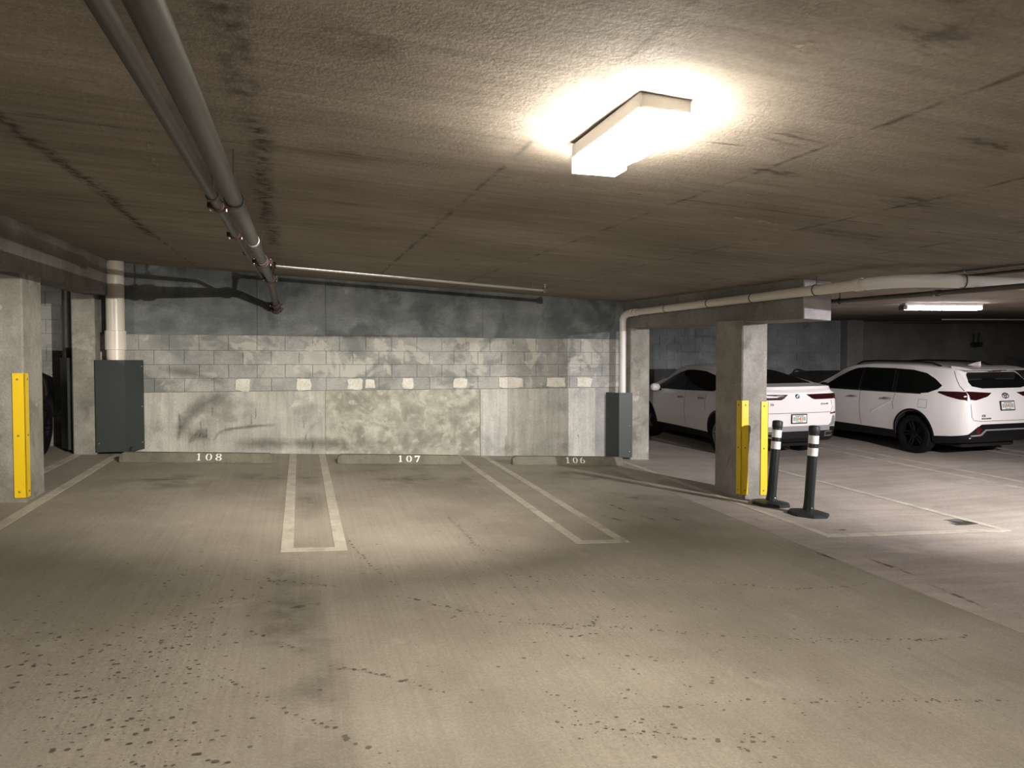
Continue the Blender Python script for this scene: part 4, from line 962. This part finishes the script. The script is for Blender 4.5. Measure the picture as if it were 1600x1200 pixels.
def suv_details(c):
    P = c.P
    # side glass: three panes with pillars between
    c.sides('side_glass', [(2.60, 1.135), (3.72, 1.125), (3.55, 1.235), (3.3, 1.39), (3.05, 1.51), (2.83, 1.585), (2.66, 1.60)], M['glass'])
    c.sides('side_glass', [(1.70, 1.14), (2.54, 1.135), (2.60, 1.605), (1.80, 1.61)], M['glass'])
    c.sides('side_glass', [(1.60, 1.145), (1.70, 1.605), (1.35, 1.595), (1.02, 1.54), (0.78, 1.44), (0.60, 1.33), (0.66, 1.26), (0.85, 1.185), (1.1, 1.155)], M['glass'])
    c.sides('pillar_trim', [(2.545, 1.14), (2.595, 1.14), (2.655, 1.60), (2.605, 1.605)], M['trim_black'], 0.003)
    c.sides('pillar_trim', [(1.605, 1.145), (1.695, 1.14), (1.795, 1.61), (1.705, 1.605)], M['trim_black'], 0.003)
    c.sides('window_trim', [(1.0, 1.15), (2.5, 1.122), (3.75, 1.112), (3.75, 1.126), (2.5, 1.137), (1.0, 1.166)], M['chrome_dark'], 0.006)
    # rear glass, lamps, bumper
    c.patch('rear_glass', [(-0.56, 1.575), (0.56, 1.575), (0.62, 1.53), (0.68, 1.40), (0.66, 1.335), (0.45, 1.295), (-0.45, 1.295), (-0.66, 1.335), (-0.68, 1.40), (-0.62, 1.53)], 'B', M['glass'], 0.006)
    for sx in (-1, 1):
        c.patch('tail_light', [(sx * 0.30, 1.215), (sx * 0.80, 1.245), (sx * 0.80, 1.105), (sx * 0.70, 1.09), (sx * 0.42, 1.15)], 'B', M['taillight'], 0.010)
    c.sides('tail_light', [(0.02, 1.235), (0.35, 1.235), (0.62, 1.225), (0.64, 1.20), (0.45, 1.15), (0.2, 1.10), (0.03, 1.09)], M['taillight'], 0.008)
    c.patch('bumper_cladding', [(-0.84, 0.425), (-0.80, 0.50), (-0.72, 0.60), (-0.60, 0.665), (0.60, 0.665), (0.72, 0.60), (0.80, 0.50), (0.84, 0.425)], 'B', M['trim_black'], 0.006)
    c.patch('bumper_trim', [(-0.78, 0.45), (-0.60, 0.47), (-0.50, 0.55), (0.50, 0.55), (0.60, 0.47), (0.78, 0.45), (0.78, 0.47), (0.62, 0.495), (0.52, 0.575), (-0.52, 0.575), (-0.62, 0.495), (-0.78, 0.47)], 'B', M['silver'], 0.016)
    for sx in (-1, 1): c.patch('reflector', [(sx * 0.60, 0.58), (sx * 0.70, 0.63), (sx * 0.70, 0.50), (sx * 0.64, 0.50)], 'B', M['red'], 0.010)
    c.sides('sill_cladding', [(0.03, 0.36), (0.35, 0.27), (0.76, 0.23), (0.73, 0.38), (0.4, 0.42), (0.15, 0.46), (0.03, 0.50)], M['trim_black'], 0.005)
    c.sides('sill_cladding', [(1.60, 0.26), (3.58, 0.26), (3.56, 0.40), (1.62, 0.40)], M['trim_black'], 0.006)
    for ya in P['axles']: c.sides('arch_cladding', arch_ring(P, ya, P['arch_r'] + 0.002, P['arch_r'] + 0.04, 0.36), M['trim_black'], 0.006)
    c.line('panel_gap', [(-0.80, 1.03), (-0.79, 0.80), (-0.76, 0.74), (-0.62, 0.72), (0.62, 0.72), (0.76, 0.74), (0.79, 0.80), (0.80, 1.03)], 'B', 0.008, M['seam'])
    for k in 'LR': c.line('panel_gap', [(0.50, 1.60), (0.40, 1.46), (0.30, 1.34), (0.18, 1.25)], k, 0.008, M['seam'])
    for k in 'LR':
        c.line('panel_gap', [(2.55, 1.12), (2.53, 0.8), (2.50, 0.42)], k, 0.007, M['seam'])
        c.line('panel_gap', [(1.62, 1.13), (1.66, 0.95), (1.62, 0.82)], k, 0.007, M['seam'])
        c.line('panel_gap', [(3.75, 1.1), (3.60, 0.85), (3.58, 0.42)], k, 0.007, M['seam'])
        c.line('crease', [(1.66, 0.99), (1.85, 0.9), (2.2, 0.72)], k, 0.02, M['paint_white'], 0.008)
    c.line('panel_gap', [(0.84, 0.90), (0.84, 1.05), (1.03, 1.05), (1.03, 0.90), (0.845, 0.90)], 'L', 0.006, M['seam'])
    c.plate(0.985)
    c.text('badge_lettering', 'XSE', -0.56, 0.80, 0.055, M['trim_black']); c.text('badge_lettering', 'HIGHLANDER', -0.50, 0.755, 0.036, M['trim_black']); c.text('badge_lettering', 'AWD', 0.60, 0.78, 0.036, M['trim_black'])
    m = c.frame_at('B', 0, 1.16)
    em = MB()
    def ell(cx, cy, rx, ry): return [m @ Vector((cx + rx * math.cos(a), cy + ry * math.sin(a), 0.012)) for a in [2 * math.pi * k / 24 for k in range(25)]]
    for e in ((0, 0, 0.075, 0.05), (0, 0.006, 0.024, 0.046), (0, 0.026, 0.052, 0.019)): em.tube(ell(*e), 0.006, 6, False)
    em.build('emblem', M['chrome_dark'], c.root, True)
    c.handle(2.72, 1.0); c.handle(1.80, 1.02); c.mirror(3.46, 1.1, M['trim_black'], M['trim_black'])
    for sx in (-1, 1):
        pts = []
        for i in range(13):
            y = 0.85 + (2.95 - 0.85) * i / 12; l, n = c.hit('T', sx * 0.60, y); pts.append((sx * 0.62, y, l.z + (0.045 if 0 < i < 12 else 0.0)))
        MB().tube(pts, 0.017, 8).build('roof_rail', M['trim_black'], c.root, True)
    l, n = c.hit('T', 0, 0.72)
    MB().hexa([(-0.03, 0.58, l.z - 0.01), (0.03, 0.58, l.z - 0.01), (0.03, 0.86, l.z - 0.01), (-0.03, 0.86, l.z - 0.01)], [(-0.008, 0.57, l.z + 0.075), (0.008, 0.57, l.z + 0.075), (0.008, 0.66, l.z + 0.06), (-0.008, 0.66, l.z + 0.06)]).build('antenna_fin', M['paint_white'], c.root)
    sp = MB()
    prof = [(0.17, 1.635), (0.20, 1.615), (0.60, 1.63), (0.60, 1.69), (0.40, 1.675)]
    for xa, xb in ((-0.66, 0.66),):
        sp.prism(prof, xb - xa, Matrix(((0, 0, 1, xa), (1, 0, 0, 0), (0, 1, 0, 0), (0, 0, 0, 1))))
    spo = sp.build('roof_spoiler', M['paint_white'], c.root)
    MB().bbox(-0.16, 0.16, 0.178, 0.2, 1.604, 1.622, 0.004).build('brake_light', M['taillight'], spo)
    MB().tube([(0.5, 0.02, 0.33), (0.5, 0.4, 0.34)], 0.035, 12).build('exhaust', M['chrome_dark'], c.root, True)
    MB().bbox(-0.62, 0.62, 0.35, 4.5, 0.2, 0.34, 0.04).build('underbody', M['arch'], c.root)
    c.patch('windscreen', [(-0.62, 3.15), (0.62, 3.15), (0.76, 3.86), (-0.76, 3.86)], 'T', M['glass'], 0.005, 0.08)
suv = Car('suv', (12.2, 9.70, fz(12.2, 9.70)), SUV, M['paint_white'], 'white family SUV with black wheels and roof rails parked at the right edge', M['rim_black'])
suv_details(suv)

# ---- sloping-roof SUV (behind the column) ---------------------------------------------
CPE = dict(clad=[(0, 0.60), (0.15, 0.58), (0.35, 0.46), (0.6, 0.38), (4.6, 0.36), (4.935, 0.5)], L=4.935, roof=0.64, plan_max=1.0, wheel_r=0.375, arch_r=0.43, axles=(1.02, 3.99),
    top=[(0, 0.90), (0.015, 1.02), (0.04, 1.12), (0.08, 1.22), (0.14, 1.29), (0.25, 1.33), (0.5, 1.39), (0.9, 1.48), (1.4, 1.59), (1.9, 1.665), (2.4, 1.695), (2.8, 1.68), (3.15, 1.62), (3.9, 1.24), (4.1, 1.18), (4.6, 1.07), (4.85, 0.92), (4.935, 0.66)],
    bottom=[(0, 0.40), (0.1, 0.33), (0.5, 0.27), (1.2, 0.22), (4.0, 0.22), (4.6, 0.22), (4.935, 0.34)],
    plan=[(0, 0.70), (0.03, 0.79), (0.08, 0.865), (0.18, 0.925), (0.4, 0.975), (0.8, 1.0), (1.15, 1.0), (1.8, 0.965), (2.5, 0.955), (3.2, 0.965), (3.9, 0.995), (4.4, 0.93), (4.72, 0.82), (4.87, 0.66), (4.935, 0.5)],
    belt=[(0, 1.20), (0.5, 1.20), (1.2, 1.16), (2.5, 1.12), (3.9, 1.09), (4.935, 1.0)])
def coupe_details(c):
    P = c.P
    c.sides('side_glass', [(2.42, 1.145), (3.70, 1.115), (3.50, 1.24), (3.2, 1.40), (2.95, 1.50), (2.70, 1.555), (2.48, 1.565)], M['glass'])
    c.sides('side_glass', [(1.30, 1.19), (2.36, 1.147), (2.42, 1.565), (2.0, 1.55), (1.6, 1.48), (1.2, 1.37), (1.0, 1.29)], M['glass'])
    c.sides('pillar_trim', [(2.365, 1.147), (2.415, 1.145), (2.475, 1.565), (2.425, 1.565)], M['trim_black'], 0.003)
    c.patch('rear_glass', [(-0.60, 0.42), (0.60, 0.42), (0.62, 0.52), (0.56, 1.35), (0.48, 1.42), (-0.48, 1.42), (-0.56, 1.35), (-0.62, 0.52)], 'T', M['glass'], 0.006, 0.07)
    for sx in (-1, 1):
        c.patch('tail_light', [(sx * 0.20, 1.185), (sx * 0.83, 1.195), (sx * 0.83, 1.10), (sx * 0.36, 1.095), (sx * 0.30, 1.115)], 'B', M['taillight'], 0.012)
        c.patch('reflector', [(sx * 0.68, 0.85), (sx * 0.82, 0.865), (sx * 0.82, 0.835), (sx * 0.68, 0.825)], 'B', M['red'], 0.008)
        c.patch('bumper_inlay', [(sx * 0.62, 0.60), (sx * 0.80, 0.62), (sx * 0.80, 0.78), (sx * 0.74, 0.80), (sx * 0.70, 0.68)], 'B', M['silver'], 0.010)
        fr = c.patch('exhaust_tip', [(sx * 0.55, 0.42), (sx * 0.72, 0.43), (sx * 0.73, 0.52), (sx * 0.56, 0.51)], 'B', M['chrome'], 0.014)
        c.patch('exhaust_opening', [(sx * 0.57, 0.437), (sx * 0.70, 0.445), (sx * 0.71, 0.505), (sx * 0.58, 0.496)], 'B', M['arch'], 0.017, parent=fr)
    c.sides('tail_light', [(0.03, 1.195), (0.30, 1.19), (0.42, 1.17), (0.30, 1.12), (0.03, 1.10)], M['taillight'], 0.008)
    c.patch('bumper_cladding', [(-0.88, 0.405), (-0.86, 0.58), (-0.78, 0.60), (0.78, 0.60), (0.86, 0.58), (0.88, 0.405)], 'B', M['trim_black'], 0.005)
    c.patch('skid_plate', [(-0.66, 0.53), (-0.66, 0.625), (0.66, 0.625), (0.66, 0.53)], 'B', M['silver'], 0.012)
    c.line('panel_gap', [(-0.72, 1.08), (-0.74, 0.95), (-0.70, 0.86), (0.70, 0.86), (0.74, 0.95), (0.72, 1.08)], 'B', 0.008, M['seam'])
    for k in 'LR':
        c.line('panel_gap', [(2.36, 1.14), (2.36, 0.8), (2.34, 0.42)], k, 0.007, M['seam'])
        c.line('panel_gap', [(1.5, 1.17), (1.56, 0.95), (1.5, 0.80)], k, 0.007, M['seam'])
    c.sides('bumper_cladding', [(0.03, 0.36), (0.3, 0.28), (0.60, 0.24), (0.58, 0.42), (0.3, 0.52), (0.03, 0.58)], M['trim_black'], 0.005)
    c.sides('sill_cladding', [(1.48, 0.26), (3.54, 0.26), (3.52, 0.38), (1.50, 0.38)], M['trim_black'], 0.006)
    for ya in P['axles']: c.sides('arch_cladding', arch_ring(P, ya, P['arch_r'] + 0.002, P['arch_r'] + 0.025, 0.36), M['trim_black'], 0.006)
    c.plate(0.755)
    c.text('badge_lettering', 'X6', -0.56, 1.0, 0.065, M['chrome_dark']); c.text('badge_lettering', 'xDrive40i', 0.56, 1.0, 0.042, M['chrome_dark'])
    m = c.frame_at('B', 0, 1.155)
    ring = MB().lathe([(0.041, 0.0), (0.041, 0.012), (0.028, 0.013), (0.028, 0.0)], 28, m, 0, False).build('emblem', M['trim_black'], c.root, True)
    for k in range(4):
        sec = [(0, 0)] + [(0.029 * math.cos(math.pi / 2 * (k + t / 6)), 0.029 * math.sin(math.pi / 2 * (k + t / 6))) for t in range(7)]
        MB().prism(sec, 0.004, m @ Matrix.Translation((0, 0, 0.009))).build('emblem_quarter', M['plate'] if k % 2 == 0 else M['blue'], ring)
    c.handle(2.52, 1.0); c.handle(1.70, 1.03); c.mirror(3.40, 1.09, M['trim_black'], M['paint_white'])
    prof = [(0.045, 1.235), (0.015, 1.285), (0.035, 1.335), (0.20, 1.352), (0.42, 1.375), (0.42, 1.33), (0.1, 1.22)]
    bm = bmesh.new(); rows = []
    for x, k in ((-0.83, 0.24), (-0.79, 0.13), (-0.70, 0.06), (-0.4, 0.014), (0, 0.0), (0.4, 0.014), (0.70, 0.06), (0.79, 0.13), (0.83, 0.24)):
        dz = -0.06 if abs(x) > 0.8 else (-0.025 if abs(x) > 0.75 else 0)
        rows.append([bm.verts.new((x, p[0] + (k if p[0] < 0.3 else 0), p[1] + (dz if p[1] > 1.26 else 0))) for p in prof])
    for a, b in zip(rows[:-1], rows[1:]):
        for i in range(7): bm.faces.new((a[i], b[i], b[(i + 1) % 7], a[(i + 1) % 7]))
    bm.faces.new(rows[0]); bm.faces.new(list(reversed(rows[-1]))); bmesh.ops.recalc_face_normals(bm, faces=bm.faces)
    me = bpy.data.meshes.new('boot_spoiler'); bm.to_mesh(me); bm.free(); me.materials.append(M['paint_white'])
    for p in me.polygons: p.use_smooth = True
    me.set_sharp_from_angle(angle=math.radians(35)); link(bpy.data.objects.new('boot_spoiler', me), c.root)
    MB().bbox(-0.64, 0.64, 0.35, 4.5, 0.2, 0.34, 0.04).build('underbody', M['arch'], c.root)
    c.patch('windscreen', [(-0.58, 3.1), (0.58, 3.1), (0.76, 3.86), (-0.76, 3.86)], 'T', M['glass'], 0.005, 0.08)
cpe = Car('coupe_suv', (8.62, 10.80, fz(8.62, 10.80)), CPE, M['paint_white'], 'white sloping-roof SUV parked behind the column and delineator posts', M['rim_silver'])
coupe_details(cpe)

# ---- black car in the left bay, only its nose shows past the column -----------------------
DRK = dict(SUV)
dark = Car('dark_car', (-4.25, 6.92, fz(-4.25, 6.92)), DRK, M['paint_black'], 'black car mostly hidden behind the left column, nose to the wall', M['rim_black'])
dark.sides('side_glass', [(2.60, 1.135), (3.72, 1.125), (3.3, 1.39), (2.83, 1.585), (2.66, 1.60)], M['glass'])
dark.sides('side_glass', [(1.70, 1.14), (2.54, 1.135), (2.60, 1.605), (1.80, 1.61)], M['glass'])
dark.patch('windscreen', [(-0.62, 3.15), (0.62, 3.15), (0.76, 3.86), (-0.76, 3.86)], 'T', M['glass'], 0.005, 0.08)
dark.patch('grille', [(-0.4, 0.6), (0.4, 0.6), (0.45, 0.85), (-0.45, 0.85)], 'F', M['trim_black'], 0.006)

for sx in (-1, 1): dark.patch('headlight', [(sx * 0.45, 0.78), (sx * 0.72, 0.80), (sx * 0.74, 0.92), (sx * 0.5, 0.90)], 'F', M['chrome_dark'], 0.006)
